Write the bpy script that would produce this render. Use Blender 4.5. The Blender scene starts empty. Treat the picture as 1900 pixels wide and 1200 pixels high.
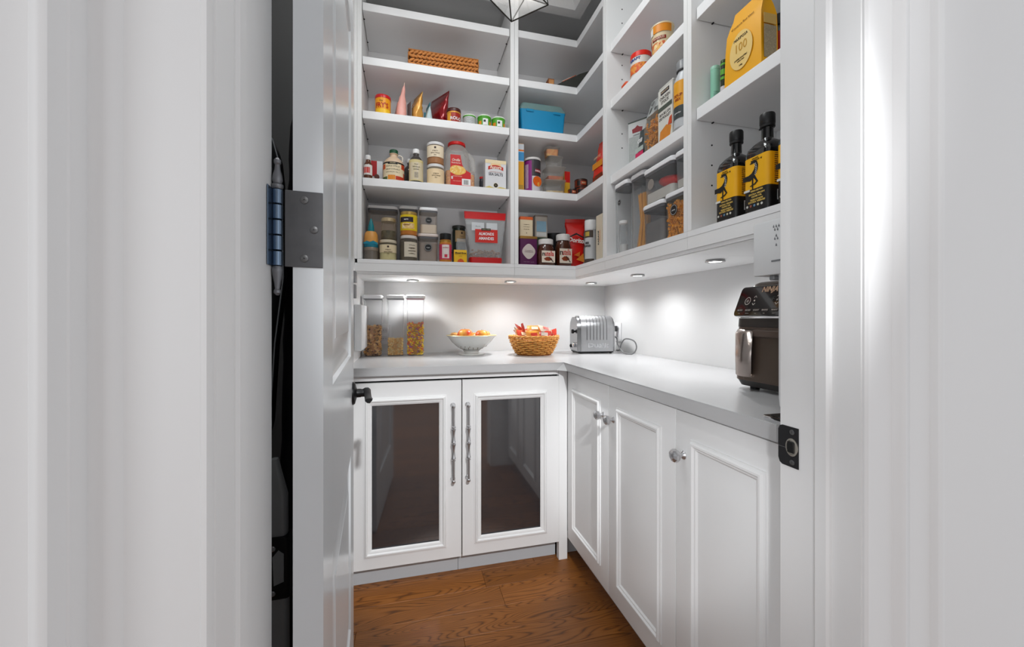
import bpy, bmesh, math, random
from mathutils import Vector, Matrix
random.seed(7)
S=bpy.context.scene
COL=S.collection
D=math.radians
# ------------------------------------------------------------------ camera
F=744.0; YAW=D(14.4); CH=1.121; HY=588.0
cd=bpy.data.cameras.new('camera'); cam=bpy.data.objects.new('camera',cd); COL.objects.link(cam)
cam.location=(0,0,CH); cam.rotation_euler=(D(90),0,-YAW)
cd.sensor_width=36; cd.lens=F/1900*36; cd.shift_y=-12/1900; cd.clip_start=0.02
S.camera=cam
# ------------------------------------------------------------------ world, exposure
w=bpy.data.worlds.new('world'); S.world=w; w.use_nodes=True
w.node_tree.nodes['Background'].inputs[0].default_value=(0.93,0.96,1,1)
w.node_tree.nodes['Background'].inputs[1].default_value=0.5
S.view_settings.view_transform='Standard'; S.view_settings.look='None'
S.view_settings.gamma=1; S.view_settings.use_curve_mapping=False
S.view_settings.exposure=0.44
# ------------------------------------------------------------------ added fill lights, not fittings of the place
def area(name,loc,rot,sx,sy,e,col=(1,1,1)):
    l=bpy.data.lights.new(name,'AREA'); l.shape='RECTANGLE'; l.size=sx; l.size_y=sy; l.energy=e; l.color=col
    o=bpy.data.objects.new(name,l); o.location=loc; o.rotation_euler=rot; COL.objects.link(o); return o
area('hall_back_fill',(0.25,-2.9,1.15),(D(90),0,0),1.8,1.8,4.3,(0.96,0.98,1))  # added soft fill facing the doorway; there is no window here
area('hall_left_fill',(-1.25,-1.0,1.35),(D(90),0,D(-45)),0.9,1.3,5.2,(0.96,0.985,1))  # added fill from the left for the right jamb and doors
area('hall_right_fill',(1.5,-1.7,1.35),(D(90),0,D(40)),0.9,1.3,3,(0.96,0.985,1))  # added weak fill from the right for the left jamb
area('pantry_top_fill',(0.25,1.15,2.82),(0,0,0),0.5,0.5,5.5,(0.93,0.985,1))  # added overhead fill inside the pantry, no fitting behind it
def spot(name,loc,aim,size,e,blend=0.35,soft=0.05,col=(0.97,0.985,1)):
    l=bpy.data.lights.new(name,'SPOT'); l.energy=e; l.spot_size=D(size); l.spot_blend=blend; l.shadow_soft_size=soft; l.color=col
    o=bpy.data.objects.new(name,l); o.location=loc; o.rotation_euler=(Vector(aim)-Vector(loc)).to_track_quat('-Z','Y').to_euler(); COL.objects.link(o); return o
spot('high_fill_spot',(0.30,-1.3,2.45),(0.26,1.8,0.42),20,200,0.25)  # added spot through the doorway to brighten the base cabinets
spot('low_fill_spot',(0.30,-1.3,0.85),(0.42,2.0,2.10),19.5,50,0.35,0.18)  # added low spot aimed upwards to brighten shelf fronts and undersides
spot('left_fill_spot',(-0.85,-1.05,1.45),(0.71,1.15,0.62),17,62,0.4,0.06)  # added spot from the left to brighten the right-run doors
area('nook_fill',(-0.44,1.1,2.8),(0,0,0),0.15,0.3,3.0)  # invented fill that lifts the dark gap behind the door

# ------------------------------------------------------------------ photo measurements -> metres
def th(px): return math.atan((px-950)/F)+YAW
def onY(px,Y): return Y*math.tan(th(px))
def onX(px,X): return X/math.tan(th(px))
def zat(py,X,Y): return CH+(HY-py)*(X*math.sin(YAW)+Y*math.cos(YAW))/F
def cylY(a,b,Y):
    m=(th(a)+th(b))/2; return Y*math.tan(m), (Y/math.cos(m))*math.sin((th(b)-th(a))/2)
def cylX(a,b,X):
    m=(th(a)+th(b))/2; return X/math.tan(m), (X/math.sin(m))*math.sin((th(b)-th(a))/2)

# ------------------------------------------------------------------ materials
def lin(h):
    h=h.lstrip('#'); c=[int(h[i:i+2],16)/255 for i in (0,2,4)]
    return tuple(x/12.92 if x<=0.04045 else ((x+0.055)/1.055)**2.4 for x in c)+(1,)
MC={}
def M(col,rough=0.5,metal=0.0,var=0.06,scale=18,bump=0.0,ior=1.45,emit=None,coat=0):
    key=(col,rough,metal,var,scale,bump,ior,emit,coat)
    if key in MC: return MC[key]
    m=bpy.data.materials.new('surface_'+col.strip('#')); m.use_nodes=True; n=m.node_tree; N=n.nodes; L=n.links
    b=N['Principled BSDF']; c=lin(col)
    tc=N.new('ShaderNodeTexCoord'); no=N.new('ShaderNodeTexNoise'); no.inputs['Scale'].default_value=scale; no.inputs['Detail'].default_value=3
    L.new(tc.outputs['Object'],no.inputs['Vector'])
    mx=N.new('ShaderNodeMix'); mx.data_type='RGBA'
    mx.inputs[6].default_value=tuple(max(0,x*(1-var)) for x in c[:3])+(1,); mx.inputs[7].default_value=tuple(min(1,x*(1+var)) for x in c[:3])+(1,)
    L.new(no.outputs['Fac'],mx.inputs[0]); L.new(mx.outputs[2],b.inputs['Base Color'])
    b.inputs['Roughness'].default_value=rough; b.inputs['Metallic'].default_value=metal; b.inputs['IOR'].default_value=ior
    b.inputs['Coat Weight'].default_value=coat
    if bump:
        bp=N.new('ShaderNodeBump'); bp.inputs['Strength'].default_value=bump; bp.inputs['Distance'].default_value=0.004
        L.new(no.outputs['Fac'],bp.inputs['Height']); L.new(bp.outputs[0],b.inputs['Normal'])
    if emit:
        b.inputs['Emission Color'].default_value=c; b.inputs['Emission Strength'].default_value=emit
    MC[key]=m; return m
def CLR(tint='#eef0f0',body=0.12,rough=0.05):
    key=('clr',tint,body,rough)
    if key in MC: return MC[key]
    m=bpy.data.materials.new('clear_plastic'); m.use_nodes=True; n=m.node_tree; N=n.nodes; L=n.links
    b=N['Principled BSDF']; b.inputs['Base Color'].default_value=lin(tint); b.inputs['Roughness'].default_value=rough
    t=N.new('ShaderNodeBsdfTransparent'); t.inputs[0].default_value=tuple(0.82+0.18*x for x in lin(tint)[:3])+(1,)
    lw=N.new('ShaderNodeLayerWeight'); lw.inputs[0].default_value=0.35
    no=N.new('ShaderNodeTexNoise'); no.inputs['Scale'].default_value=30
    a=N.new('ShaderNodeMath'); a.operation='MULTIPLY_ADD'; a.inputs[1].default_value=0.30; a.inputs[2].default_value=body*0.38; a.use_clamp=True
    L.new(lw.outputs['Fresnel'],a.inputs[0])
    bp=N.new('ShaderNodeBump'); bp.inputs['Strength'].default_value=0.05; bp.inputs['Distance'].default_value=0.002
    L.new(no.outputs['Fac'],bp.inputs['Height']); L.new(bp.outputs[0],b.inputs['Normal'])
    mx=N.new('ShaderNodeMixShader'); L.new(a.outputs[0],mx.inputs[0]); L.new(t.outputs[0],mx.inputs[1]); L.new(b.outputs[0],mx.inputs[2])
    L.new(mx.outputs[0],N['Material Output'].inputs['Surface']); MC[key]=m; return m
def SPECK(c1,c2,c3=None,scale=120,rough=0.6,bump=0.5):
    """granular contents: grains, nuts, crumbs"""
    key=('speck',c1,c2,c3,scale)
    if key in MC: return MC[key]
    m=bpy.data.materials.new('granular'); m.use_nodes=True; n=m.node_tree; N=n.nodes; L=n.links; b=N['Principled BSDF']
    tc=N.new('ShaderNodeTexCoord'); v=N.new('ShaderNodeTexVoronoi'); v.inputs['Scale'].default_value=scale
    L.new(tc.outputs['Object'],v.inputs['Vector'])
    sp=N.new('ShaderNodeSeparateColor'); L.new(v.outputs['Color'],sp.inputs[0])
    r=N.new('ShaderNodeValToRGB'); r.color_ramp.elements[0].color=lin(c1); r.color_ramp.elements[1].color=lin(c3 or c1)
    e=r.color_ramp.elements.new(0.5); e.color=lin(c2)
    L.new(sp.outputs[0],r.inputs[0]); L.new(r.outputs[0],b.inputs['Base Color']); b.inputs['Roughness'].default_value=rough
    bp=N.new('ShaderNodeBump'); bp.inputs['Strength'].default_value=bump; bp.inputs['Distance'].default_value=0.003; bp.invert=True
    L.new(v.outputs['Distance'],bp.inputs['Height']); L.new(bp.outputs[0],b.inputs['Normal'])
    MC[key]=m; return m
def PRINT(bg,ink,scale=60,thr=0.55,rough=0.5):
    """flat print: rows of small type too small to read"""
    key=('print',bg,ink,scale,thr)
    if key in MC: return MC[key]
    m=bpy.data.materials.new('printed_paper'); m.use_nodes=True; n=m.node_tree; N=n.nodes; L=n.links; b=N['Principled BSDF']
    tc=N.new('ShaderNodeTexCoord'); mp=N.new('ShaderNodeMapping'); L.new(tc.outputs['Object'],mp.inputs[0])
    mp.inputs['Scale'].default_value=(3,3,1)
    wv=N.new('ShaderNodeTexWave'); wv.bands_direction='Z'; wv.inputs['Scale'].default_value=scale; wv.inputs['Distortion'].default_value=0.0
    L.new(tc.outputs['Object'],wv.inputs[0])
    no=N.new('ShaderNodeTexNoise'); no.inputs['Scale'].default_value=scale*2; L.new(mp.outputs[0],no.inputs[0])
    mu=N.new('ShaderNodeMath'); mu.operation='MULTIPLY'; L.new(wv.outputs['Fac'],mu.inputs[0]); L.new(no.outputs['Fac'],mu.inputs[1])
    gt=N.new('ShaderNodeMath'); gt.operation='GREATER_THAN'; gt.inputs[1].default_value=thr*0.7; L.new(mu.outputs[0],gt.inputs[0])
    mx=N.new('ShaderNodeMix'); mx.data_type='RGBA'; mx.inputs[6].default_value=lin(bg); mx.inputs[7].default_value=lin(ink)
    L.new(gt.outputs[0],mx.inputs[0]); L.new(mx.outputs[2],b.inputs['Base Color']); b.inputs['Roughness'].default_value=rough
    MC[key]=m; return m
def wood_mat():
    m=bpy.data.materials.new('oak_floor'); m.use_nodes=True; n=m.node_tree; N=n.nodes; L=n.links; b=N['Principled BSDF']
    tc=N.new('ShaderNodeTexCoord'); oi=N.new('ShaderNodeObjectInfo'); 
    sc=N.new('ShaderNodeVectorMath'); sc.operation='SCALE'; L.new(oi.outputs['Location'],sc.inputs[0]); sc.inputs[3].default_value=7.3
    ad=N.new('ShaderNodeVectorMath'); ad.operation='ADD'; L.new(tc.outputs['Object'],ad.inputs[0]); L.new(sc.outputs[0],ad.inputs[1])
    mp=N.new('ShaderNodeMapping'); mp.inputs['Scale'].default_value=(0.8,6.0,1); L.new(ad.outputs[0],mp.inputs[0])
    no=N.new('ShaderNodeTexNoise'); no.inputs['Scale'].default_value=1.6; no.inputs['Detail'].default_value=1.5; L.new(mp.outputs[0],no.inputs[0])
    m1=N.new('ShaderNodeMath'); m1.operation='MULTIPLY'; m1.inputs[1].default_value=38; L.new(no.outputs['Fac'],m1.inputs[0])
    fr=N.new('ShaderNodeMath'); fr.operation='PINGPONG'; fr.inputs[1].default_value=0.5; L.new(m1.outputs[0],fr.inputs[0])
    pw=N.new('ShaderNodeMath'); pw.operation='POWER'; pw.inputs[1].default_value=2.4
    m2=N.new('ShaderNodeMath'); m2.operation='MULTIPLY'; m2.inputs[1].default_value=2; L.new(fr.outputs[0],m2.inputs[0]); L.new(m2.outputs[0],pw.inputs[0])
    mp2=N.new('ShaderNodeMapping'); mp2.inputs['Scale'].default_value=(9,230,1); L.new(ad.outputs[0],mp2.inputs[0])
    n2=N.new('ShaderNodeTexNoise'); n2.inputs['Scale'].default_value=1; n2.inputs['Detail'].default_value=2; L.new(mp2.outputs[0],n2.inputs[0])
    mm=N.new('ShaderNodeMath'); mm.operation='MULTIPLY_ADD'; mm.inputs[1].default_value=0.55; L.new(n2.outputs['Fac'],mm.inputs[0]); 
    m3=N.new('ShaderNodeMath'); m3.operation='MULTIPLY'; m3.inputs[1].default_value=0.46; L.new(pw.outputs[0],m3.inputs[0]); L.new(m3.outputs[0],mm.inputs[2])
    r=N.new('ShaderNodeValToRGB'); e=r.color_ramp.elements; e[0].position=0.15; e[0].color=lin('#9a602a'); e[1].position=0.85; e[1].color=lin('#3e2008')
    q=e.new(0.45); q.color=lin('#8c5218')
    L.new(mm.outputs[0],r.inputs[0])
    hv=N.new('ShaderNodeHueSaturation'); mr=N.new('ShaderNodeMapRange'); L.new(oi.outputs['Random'],mr.inputs[0]); mr.inputs[3].default_value=0.82; mr.inputs[4].default_value=1.12
    L.new(mr.outputs[0],hv.inputs['Value']); L.new(r.outputs[0],hv.inputs['Color']); L.new(hv.outputs[0],b.inputs['Base Color'])
    b.inputs['Roughness'].default_value=0.45
    bp=N.new('ShaderNodeBump'); bp.inputs['Strength'].default_value=0.15; bp.inputs['Distance'].default_value=0.001; L.new(mm.outputs[0],bp.inputs['Height']); L.new(bp.outputs[0],b.inputs['Normal'])
    return m
WHITE=M('#efefef',0.42,var=0.012,scale=4)          # painted joinery
WALL=M('#eeeeee',0.6,var=0.015,scale=3)
MEL=M('#f0f0f1',0.5,var=0.012,scale=5)            # shelf boards
QUARTZ=M('#bdbdbe',0.25,var=0.02,scale=6)
BLACKM=M('#1b1b1d',0.42,metal=0.5); NICKEL=M('#cfcfd1',0.28,metal=0.9,var=0.04); STEEL=M('#c9cacc',0.28,metal=1.0,var=0.03)
CHROME=M('#dcdcde',0.08,metal=1.0,var=0.02)
DARKHOLE=M('#222222',0.8)
BLK=M('#141414',0.4); WHP=M('#eeeeee',0.35,var=0.01)

# ------------------------------------------------------------------ mesh helpers
def fin(bm,name,mat,parent=None,loc=None,rot=None,smooth=30):
    me=bpy.data.meshes.new(name); bmesh.ops.recalc_face_normals(bm,faces=bm.faces[:]) ; bm.to_mesh(me); bm.free()
    return mobj(me,name,mat,parent,loc,rot,smooth)
def mobj(me,name,mat,parent=None,loc=None,rot=None,smooth=30):
    if smooth and len(me.polygons):
        me.polygons.foreach_set('use_smooth',[True]*len(me.polygons)); me.set_sharp_from_angle(angle=D(smooth))
    if mat: me.materials.append(mat)
    o=bpy.data.objects.new(name,me); COL.objects.link(o)
    if parent: o.parent=parent
    if loc: o.location=loc
    if rot: o.rotation_euler=rot
    return o
def T(name,label,cat,loc=(0,0,0),rz=0,group=None):
    o=bpy.data.objects.new(name,None); COL.objects.link(o); o.location=loc; o.rotation_euler=(0,0,rz); o.empty_display_size=0.02
    o['label']=label; o['category']=cat
    if group: o['group']=group
    return o
def tag(o,label,cat,group=None):
    o['label']=label; o['category']=cat
    if group: o['group']=group
    return o
def struct(o): o['kind']='structure'; return o
def lab(o,l): o['label']=l; return o
def dup(root,loc,rz,label=None,group=None):
    def cp(o,par):
        c=o.copy(); COL.objects.link(c)
        if par: c.parent=par
        for k in kids.get(o.name,[]): cp(k,c)
        return c
    kids={}
    for o in bpy.data.objects:
        if o.parent: kids.setdefault(o.parent.name,[]).append(o)
    r=cp(root,None); r.location=loc; r.rotation_euler=(0,0,rz)
    if label: r['label']=label
    if group: r['group']=group
    return r
def addbox(bm,x0,x1,y0,y1,z0,z1,bev=0.0,seg=2):
    v=[bm.verts.new(p) for p in ((x0,y0,z0),(x1,y0,z0),(x1,y1,z0),(x0,y1,z0),(x0,y0,z1),(x1,y0,z1),(x1,y1,z1),(x0,y1,z1))]
    f=[bm.faces.new([v[i] for i in q]) for q in ((3,2,1,0),(4,5,6,7),(0,1,5,4),(1,2,6,5),(2,3,7,6),(3,0,4,7))]
    if bev:
        es=list({e for q in f for e in q.edges})
        bmesh.ops.bevel(bm,geom=es,offset=bev,segments=seg,affect='EDGES',profile=0.6)
def box(x0,x1,y0,y1,z0,z1,bev=0.0,seg=2):
    bm=bmesh.new(); addbox(bm,x0,x1,y0,y1,z0,z1,bev,seg); return bm
def addprism(bm,pts,z0,z1):
    a=[bm.verts.new((x,y,z0)) for x,y in pts]; b=[bm.verts.new((x,y,z1)) for x,y in pts]; n=len(pts)
    bm.faces.new(a[::-1]); bm.faces.new(b)
    for i in range(n): bm.faces.new((a[i],a[(i+1)%n],b[(i+1)%n],b[i]))
def prism(pts,z0,z1,bev=0):
    bm=bmesh.new(); addprism(bm,pts,z0,z1)
    if bev: bmesh.ops.bevel(bm,geom=bm.edges[:],offset=bev,segments=2,affect='EDGES')
    return bm
def prism_axis(pts,a0,a1,axis='X'):
    """extrude a 2-D outline (u,v) along an axis; outline lies in the other two axes (Y,Z) or (X,Z)"""
    bm=bmesh.new(); n=len(pts)
    mk=(lambda u,v,a:(a,u,v)) if axis=='X' else (lambda u,v,a:(u,a,v))
    a=[bm.verts.new(mk(u,v,a0)) for u,v in pts]; b=[bm.verts.new(mk(u,v,a1)) for u,v in pts]
    bm.faces.new(a); bm.faces.new(b[::-1])
    for i in range(n): bm.faces.new((a[i],a[(i+1)%n],b[(i+1)%n],b[i]))
    return bm
def ring(hx,hy,r,n):
    r=min(r,hx,hy); P=[]
    for cx,cy,a0 in ((hx-r,hy-r,0),(-hx+r,hy-r,90),(-hx+r,-hy+r,180),(hx-r,-hy+r,270)):
        for k in range(n+1):
            a=D(a0+90*k/n); P.append((cx+r*math.cos(a),cy+r*math.sin(a)))
    return P
def addloft(bm,secs,n=5,cap0=True,cap1=True):
    """stack of rounded rectangles: (z, half x, half y, corner radius[, offset x, offset y])"""
    R=[]
    for s in secs:
        z,hx,hy,r=s[:4]; ox,oy=(s[4],s[5]) if len(s)>4 else (0,0)
        R.append([bm.verts.new((x+ox,y+oy,z)) for x,y in ring(hx,hy,r,n)])
    for a,b in zip(R,R[1:]):
        m=len(a)
        for i in range(m): bm.faces.new((a[i],a[(i+1)%m],b[(i+1)%m],b[i]))
    if cap0: bm.faces.new(R[0][::-1])
    if cap1: bm.faces.new(R[-1])
def loft(secs,n=5,cap0=True,cap1=True):
    bm=bmesh.new(); addloft(bm,secs,n,cap0,cap1); return bm
def lathe(prof,seg=28,c=(0,0),cap=True):
    bm=bmesh.new(); addlathe(bm,prof,seg,c,cap); return bm
def addlathe(bm,prof,seg=28,c=(0,0),cap=True):
    R=[]
    for r,z in prof:
        R.append([bm.verts.new((c[0]+max(r,1e-5)*math.cos(2*math.pi*i/seg),c[1]+max(r,1e-5)*math.sin(2*math.pi*i/seg),z)) for i in range(seg)])
    for a,b in zip(R,R[1:]):
        for i in range(seg): bm.faces.new((a[i],a[(i+1)%seg],b[(i+1)%seg],b[i]))
    if cap: bm.faces.new(R[0][::-1]); bm.faces.new(R[-1])
def addtube(bm,pts,rad,seg=8,closed=False):
    P=[Vector(p) for p in pts]; n=len(P); R=[]
    rads=rad if isinstance(rad,(list,tuple)) else [rad]*n
    prev=None
    for i,p in enumerate(P):
        if closed: t=P[(i+1)%n]-P[(i-1)%n]
        else: t=P[min(i+1,n-1)]-P[max(i-1,0)]
        t.normalize()
        u=prev if prev else (Vector((0,0,1)) if abs(t.z)<0.9 else Vector((1,0,0)))
        u=(u-t*u.dot(t)); u.normalize(); prev=u; v=t.cross(u)
        R.append([bm.verts.new(p+(u*math.cos(2*math.pi*k/seg)+v*math.sin(2*math.pi*k/seg))*rads[i]) for k in range(seg)])
    rr=list(zip(R,R[1:]))+([(R[-1],R[0])] if closed else [])
    for a,b in rr:
        for k in range(seg): bm.faces.new((a[k],a[(k+1)%seg],b[(k+1)%seg],b[k]))
    if not closed: bm.faces.new(R[0][::-1]); bm.faces.new(R[-1])
def tube(pts,rad,seg=8,closed=False):
    bm=bmesh.new(); addtube(bm,pts,rad,seg,closed); return bm
def xform(bm,M4):
    bmesh.ops.transform(bm,matrix=M4,verts=bm.verts[:]); return bm
RX=lambda a: Matrix.Rotation(D(a),4,'X'); RY=lambda a: Matrix.Rotation(D(a),4,'Y'); RZ=lambda a: Matrix.Rotation(D(a),4,'Z'); TR=lambda x,y,z: Matrix.Translation((x,y,z))
def arcpatch(R,z0,z1,deg0,deg1,t=0.0006,seg=14,R2=None):
    """a label on a round body; angles measured from the front (local -Y), R2 = radius at z1"""
    bm=bmesh.new(); R2=R if R2 is None else R2; rows=[]
    for dr in (0,t):
        for z,r in ((z0,R),(z1,R2)):
            rows.append([bm.verts.new(((r+dr)*math.sin(D(deg0+(deg1-deg0)*k/seg)),-(r+dr)*math.cos(D(deg0+(deg1-deg0)*k/seg)),z)) for k in range(seg+1)])
    a,b,c,d=rows
    for k in range(seg):
        bm.faces.new((c[k],c[k+1],d[k+1],d[k])); bm.faces.new((b[k],b[k+1],a[k+1],a[k]))
        bm.faces.new((a[k],a[k+1],c[k+1],c[k])); bm.faces.new((d[k],d[k+1],b[k+1],b[k]))
    bm.faces.new((a[0],c[0],d[0],b[0])); bm.faces.new((a[seg],b[seg],d[seg],c[seg]))
    return bm
def plate(w,z0,z1,y,t=0.0006,cx=0,r=0.0):
    return box(cx-w/2,cx+w/2,y-t,y,z0,z1)
def disc(r,cx,cz,y,t=0.0008,seg=20,rz=None):
    bm=bmesh.new(); addlathe(bm,[(r,0),(r,t)],seg); xform(bm,TR(cx,y,cz)@RX(90))
    if rz: 
        for v in bm.verts: v.co.z=cz+(v.co.z-cz)*rz
    return bm
def blob(pts,y,t=0.0007):
    return xf_front([(x,z) for x,z in pts],y,t)
def xf_front(pts,y,t):
    bm=bmesh.new(); a=[bm.verts.new((x,y,z)) for x,z in pts]; b=[bm.verts.new((x,y-t,z)) for x,z in pts]; n=len(pts)
    bm.faces.new(a); bm.faces.new(b[::-1])
    for i in range(n): bm.faces.new((a[i],b[i],b[(i+1)%n],a[(i+1)%n]))
    return bm
def txt(s,size,mat,parent,cx,cz,y,R=None,width=None,bold=0.0,shear=0,ang=0,ext=0.0003,name='lettering',tilt=0,rotate=0):
    """raised flat print on a front (local -Y) face, or wrapped on a round body of radius R (angle ang, degrees)"""
    c=bpy.data.curves.new('t','FONT'); c.body=s; c.size=size; c.align_x='CENTER'; c.align_y='CENTER'; c.extrude=ext; c.offset=bold; c.shear=shear; c.resolution_u=2
    o=bpy.data.objects.new('t',c); me=bpy.data.meshes.new_from_object(o); bpy.data.objects.remove(o); me.name='lettering'
    xs=[v.co.x for v in me.vertices]
    if not xs: return None
    k=1.0
    if width: k=width/(max(xs)-min(xs))
    for v in me.vertices:
        x,z,d=v.co.x*k,v.co.y,v.co.z+ext
        if rotate: 
            a=D(rotate); x,z=x*math.cos(a)-z*math.sin(a),x*math.sin(a)+z*math.cos(a)
        if R:
            a=x/R+D(ang); rr=R+0.0006+d; v.co=(rr*math.sin(a),-rr*math.cos(a),z+cz)
        else: v.co=(x+cx,y-0.0002-d,z+cz)
    return mobj(me,name,mat,parent,smooth=0)
def scatter_rings(bm,n,rng,R=0.006,r=0.002):
    for _ in range(n):
        x,y,z=rng(); m=TR(x,y,z)@Matrix.Rotation(random.random()*6.3,4,'Z')@Matrix.Rotation(random.random()*3.1,4,'X')
        pts=[m@Vector((R*math.cos(a*math.pi/4),R*math.sin(a*math.pi/4),0)) for a in range(8)]
        addtube(bm,pts,r,4,closed=True)
def scatter_chips(bm,n,rng,s=0.008,t=0.0015):
    for _ in range(n):
        x,y,z=rng(); m=TR(x,y,z)@Matrix.Rotation(random.random()*6.3,4,'Z')@Matrix.Rotation(random.random()*3.1,4,'X')
        k=5; v=[bm.verts.new(m@Vector((s*math.cos(a*6.283/k)*random.uniform(.7,1.1),s*math.sin(a*6.283/k)*random.uniform(.7,1.1),t*random.uniform(-1,2)))) for a in range(k)]
        c=bm.verts.new(m@Vector((0,0,-t*2)))
        for a in range(k): bm.faces.new((v[a],v[(a+1)%k],c))

# ================================================================== THE SETTING
YB,XR,XL=2.40,1.244,-0.245          # back wall, right wall, left return wall
CT,CB=0.914,0.879                   # worktop top / underside
YU,XU=1.985,0.858                   # fronts of the open shelving
YI,XI=2.305,1.190                   # inside backs of the shelving
CEIL=2.86
SPLASH=M('#d2d2d2',0.5,var=0.015,scale=3)
fl=fin(box(-1.4,XR+0.05,-3.2,YB+0.05,-0.05,-0.006),'floor',M('#3a2412',0.7)); struct(fl)
WM=wood_mat()
pw=0.118; row=0; y=-3.2; npl=0
random.seed(11)
planks={}
while y<1.80:
    x=-1.4-random.uniform(0.0,0.9)
    while x<XR:
        ln=random.choice([0.62,0.86,1.05]); x0=max(x,-1.4); x1=min(x+ln,XR)
        if x1-x0>0.03:
            L_=x1-x0
            key=round(L_,3)
            if key not in planks: 
                b=box(-L_/2+0.0004,L_/2-0.0004,-pw/2+0.0004,pw/2-0.0004,-0.006,0,0.0008,1); me=bpy.data.meshes.new('plank'); b.to_mesh(me); b.free(); me.materials.append(WM); planks[key]=me
            o=bpy.data.objects.new('plank',planks[key]); COL.objects.link(o); o.parent=fl; o.location=((x0+x1)/2,y+pw/2,0); npl+=1
        x+=ln
    y+=pw; row+=1
struct(fin(box(-1.4,XR+0.15,-3.2,YB+0.2,CEIL,CEIL+0.08),'ceiling',WALL))
struct(fin(box(XL,XR+0.15,YB,YB+0.12,0,CEIL),'wall_back',SPLASH))
struct(fin(box(XR,XR+0.12,0.56,YB,0,CEIL),'wall_right',SPLASH))
NOOK_SHADE=M('#343434',0.7,var=0.05)  # shade behind the open door put into the wall colour
struct(fin(box(-0.75,-0.63,0.557,2.52,0,CEIL),'wall_left',NOOK_SHADE))
struct(fin(box(-0.629,XL-0.012,1.715,2.52,0,CEIL),'wall_return',NOOK_SHADE))
struct(fin(box(XL-0.0115,XL,1.716,2.399,0,CEIL),'wall_return_unshaded_side',WALL))  # added pale skin, so the painted shade stays on the nook side
# the wall with the doorway, seen edge-on left and right
JL,JR=-0.165,0.592; DY0,DY1=0.408,0.557
struct(fin(box(-1.4,JL-0.02,DY0,DY1,0,CEIL),'wall_front_left',WALL))
struct(fin(box(JR+0.02,XR+0.3,DY0,0.530,0,CEIL),'wall_front_right',WALL))
struct(fin(box(JL-0.02,JR+0.02,DY0,DY1,2.06,CEIL),'wall_front_header',WALL))
struct(fin(box(-1.4,XR+0.15,-3.3,-3.2,0,CEIL),'wall_hall',M('#cfcfcf',0.7)))
# door frame (jambs, stops, head)
df=fin(box(JL-0.02,JL,DY0,DY1,0,2.06,0.0015),'door_1',WHITE); struct(df)
fin(box(JR,JR+0.02,DY0,0.530,0,2.06,0.0015),'jamb',WHITE,df)
fin(box(JL-0.02,JR+0.02,DY0,DY1,2.06,2.08,0.0015),'head_jamb',WHITE,df)
def stop(xa,xb,name='door_stop'):
    s=1 if xb>xa else -1
    # small moulded stop: flat face with a rounded nose towards the pantry
    pts=[(xa,0.446),(xb-s*0.003,0.446),(xb,0.449),(xb,0.465),(xb-s*0.002,0.468),(xb-s*0.006,0.470),(xa,0.472)]
    if s<0: pts=pts[::-1]
    return fin(prism(pts,0,2.06),name,WHITE,df)
stop(JR,JR-0.008); stop(JL,JL+0.004)
# casings: profiled boards (outline in plan, proud towards the hall)
def casing(xin,s,name,P):
    pts=[(xin+s*u,DY0-v) for u,v in P]
    if s>0: pts=pts[::-1]
    o=fin(prism(pts,0,2.12),name,WHITE,smooth=40); struct(o); return o
casing(JL-0.002,-1,'trim_1',[(0,0),(0,0.005),(0.002,0.008),(0.006,0.008),(0.008,0.006),(0.062,0.006),(0.066,0.011),(0.072,0.014),(0.0835,0.013),(0.0835,0)])
casing(JR+0.002,1,'trim_2',[(0,0),(0,0.003),(0.003,0.006),(0.046,0.006),(0.050,0.013),(0.056,0.016),(0.068,0.013),(0.073,0.008),(0.116,0.008),(0.119,0.015),(0.124,0.017),(0.132,0.015),(0.134,0.010),(0.134,0)])
# deeper trim of the neighbouring opening at the far left of the view
P=[(0.0,0),(0.0,0.030),(0.0015,0.031),(0.0025,0.046),(0.006,0.048),(0.012,0.047),(0.015,0.044),(0.022,0.045),(0.028,0.048),(0.034,0.043),(0.07,0.043),(0.07,0)]
o=fin(prism([(-0.2492-u,DY0-v) for u,v in P],0,2.12),'trim_3',WHITE,smooth=40); struct(o)

# ================================================================== OPEN SHELVING UNITS
def shelf_box(x0,x1,y0,y1,z,parent,t=0.037):
    return fin(box(x0,x1,y0,y1,z,z+t,0.0012,1),'shelf',MEL,parent)
S_Z=[2.565,2.312,2.057,1.741]; T_=0.037
DECK=1.3925; RB=1.336; SOF=1.322
def deck_parts(parent,pts_deck,pts_rail,pts_bead,pts_soffit):
    fin(prism(pts_deck,DECK-0.018,DECK),'bottom_shelf',MEL,parent)
    fin(prism(pts_rail,RB,DECK-0.019),'bottom_rail',WHITE,parent)
    fin(prism(pts_bead,RB-0.012,RB-0.0005),'rail_bead',WHITE,parent)
    fin(prism(pts_soffit,SOF,RB-0.013),'soffit_panel',WHITE,parent)
def pins(parent,pts,axis):
    for (x,y,z) in pts:
        b=lathe([(0.0028,0),(0.0028,0.001)],8)
        xform(b,TR(x,y,z)@(RX(90) if axis=='Y' else RY(-90 if axis=='-X' else 90)))
        U(b,'pin_hole',DARKHOLE,parent)
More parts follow.
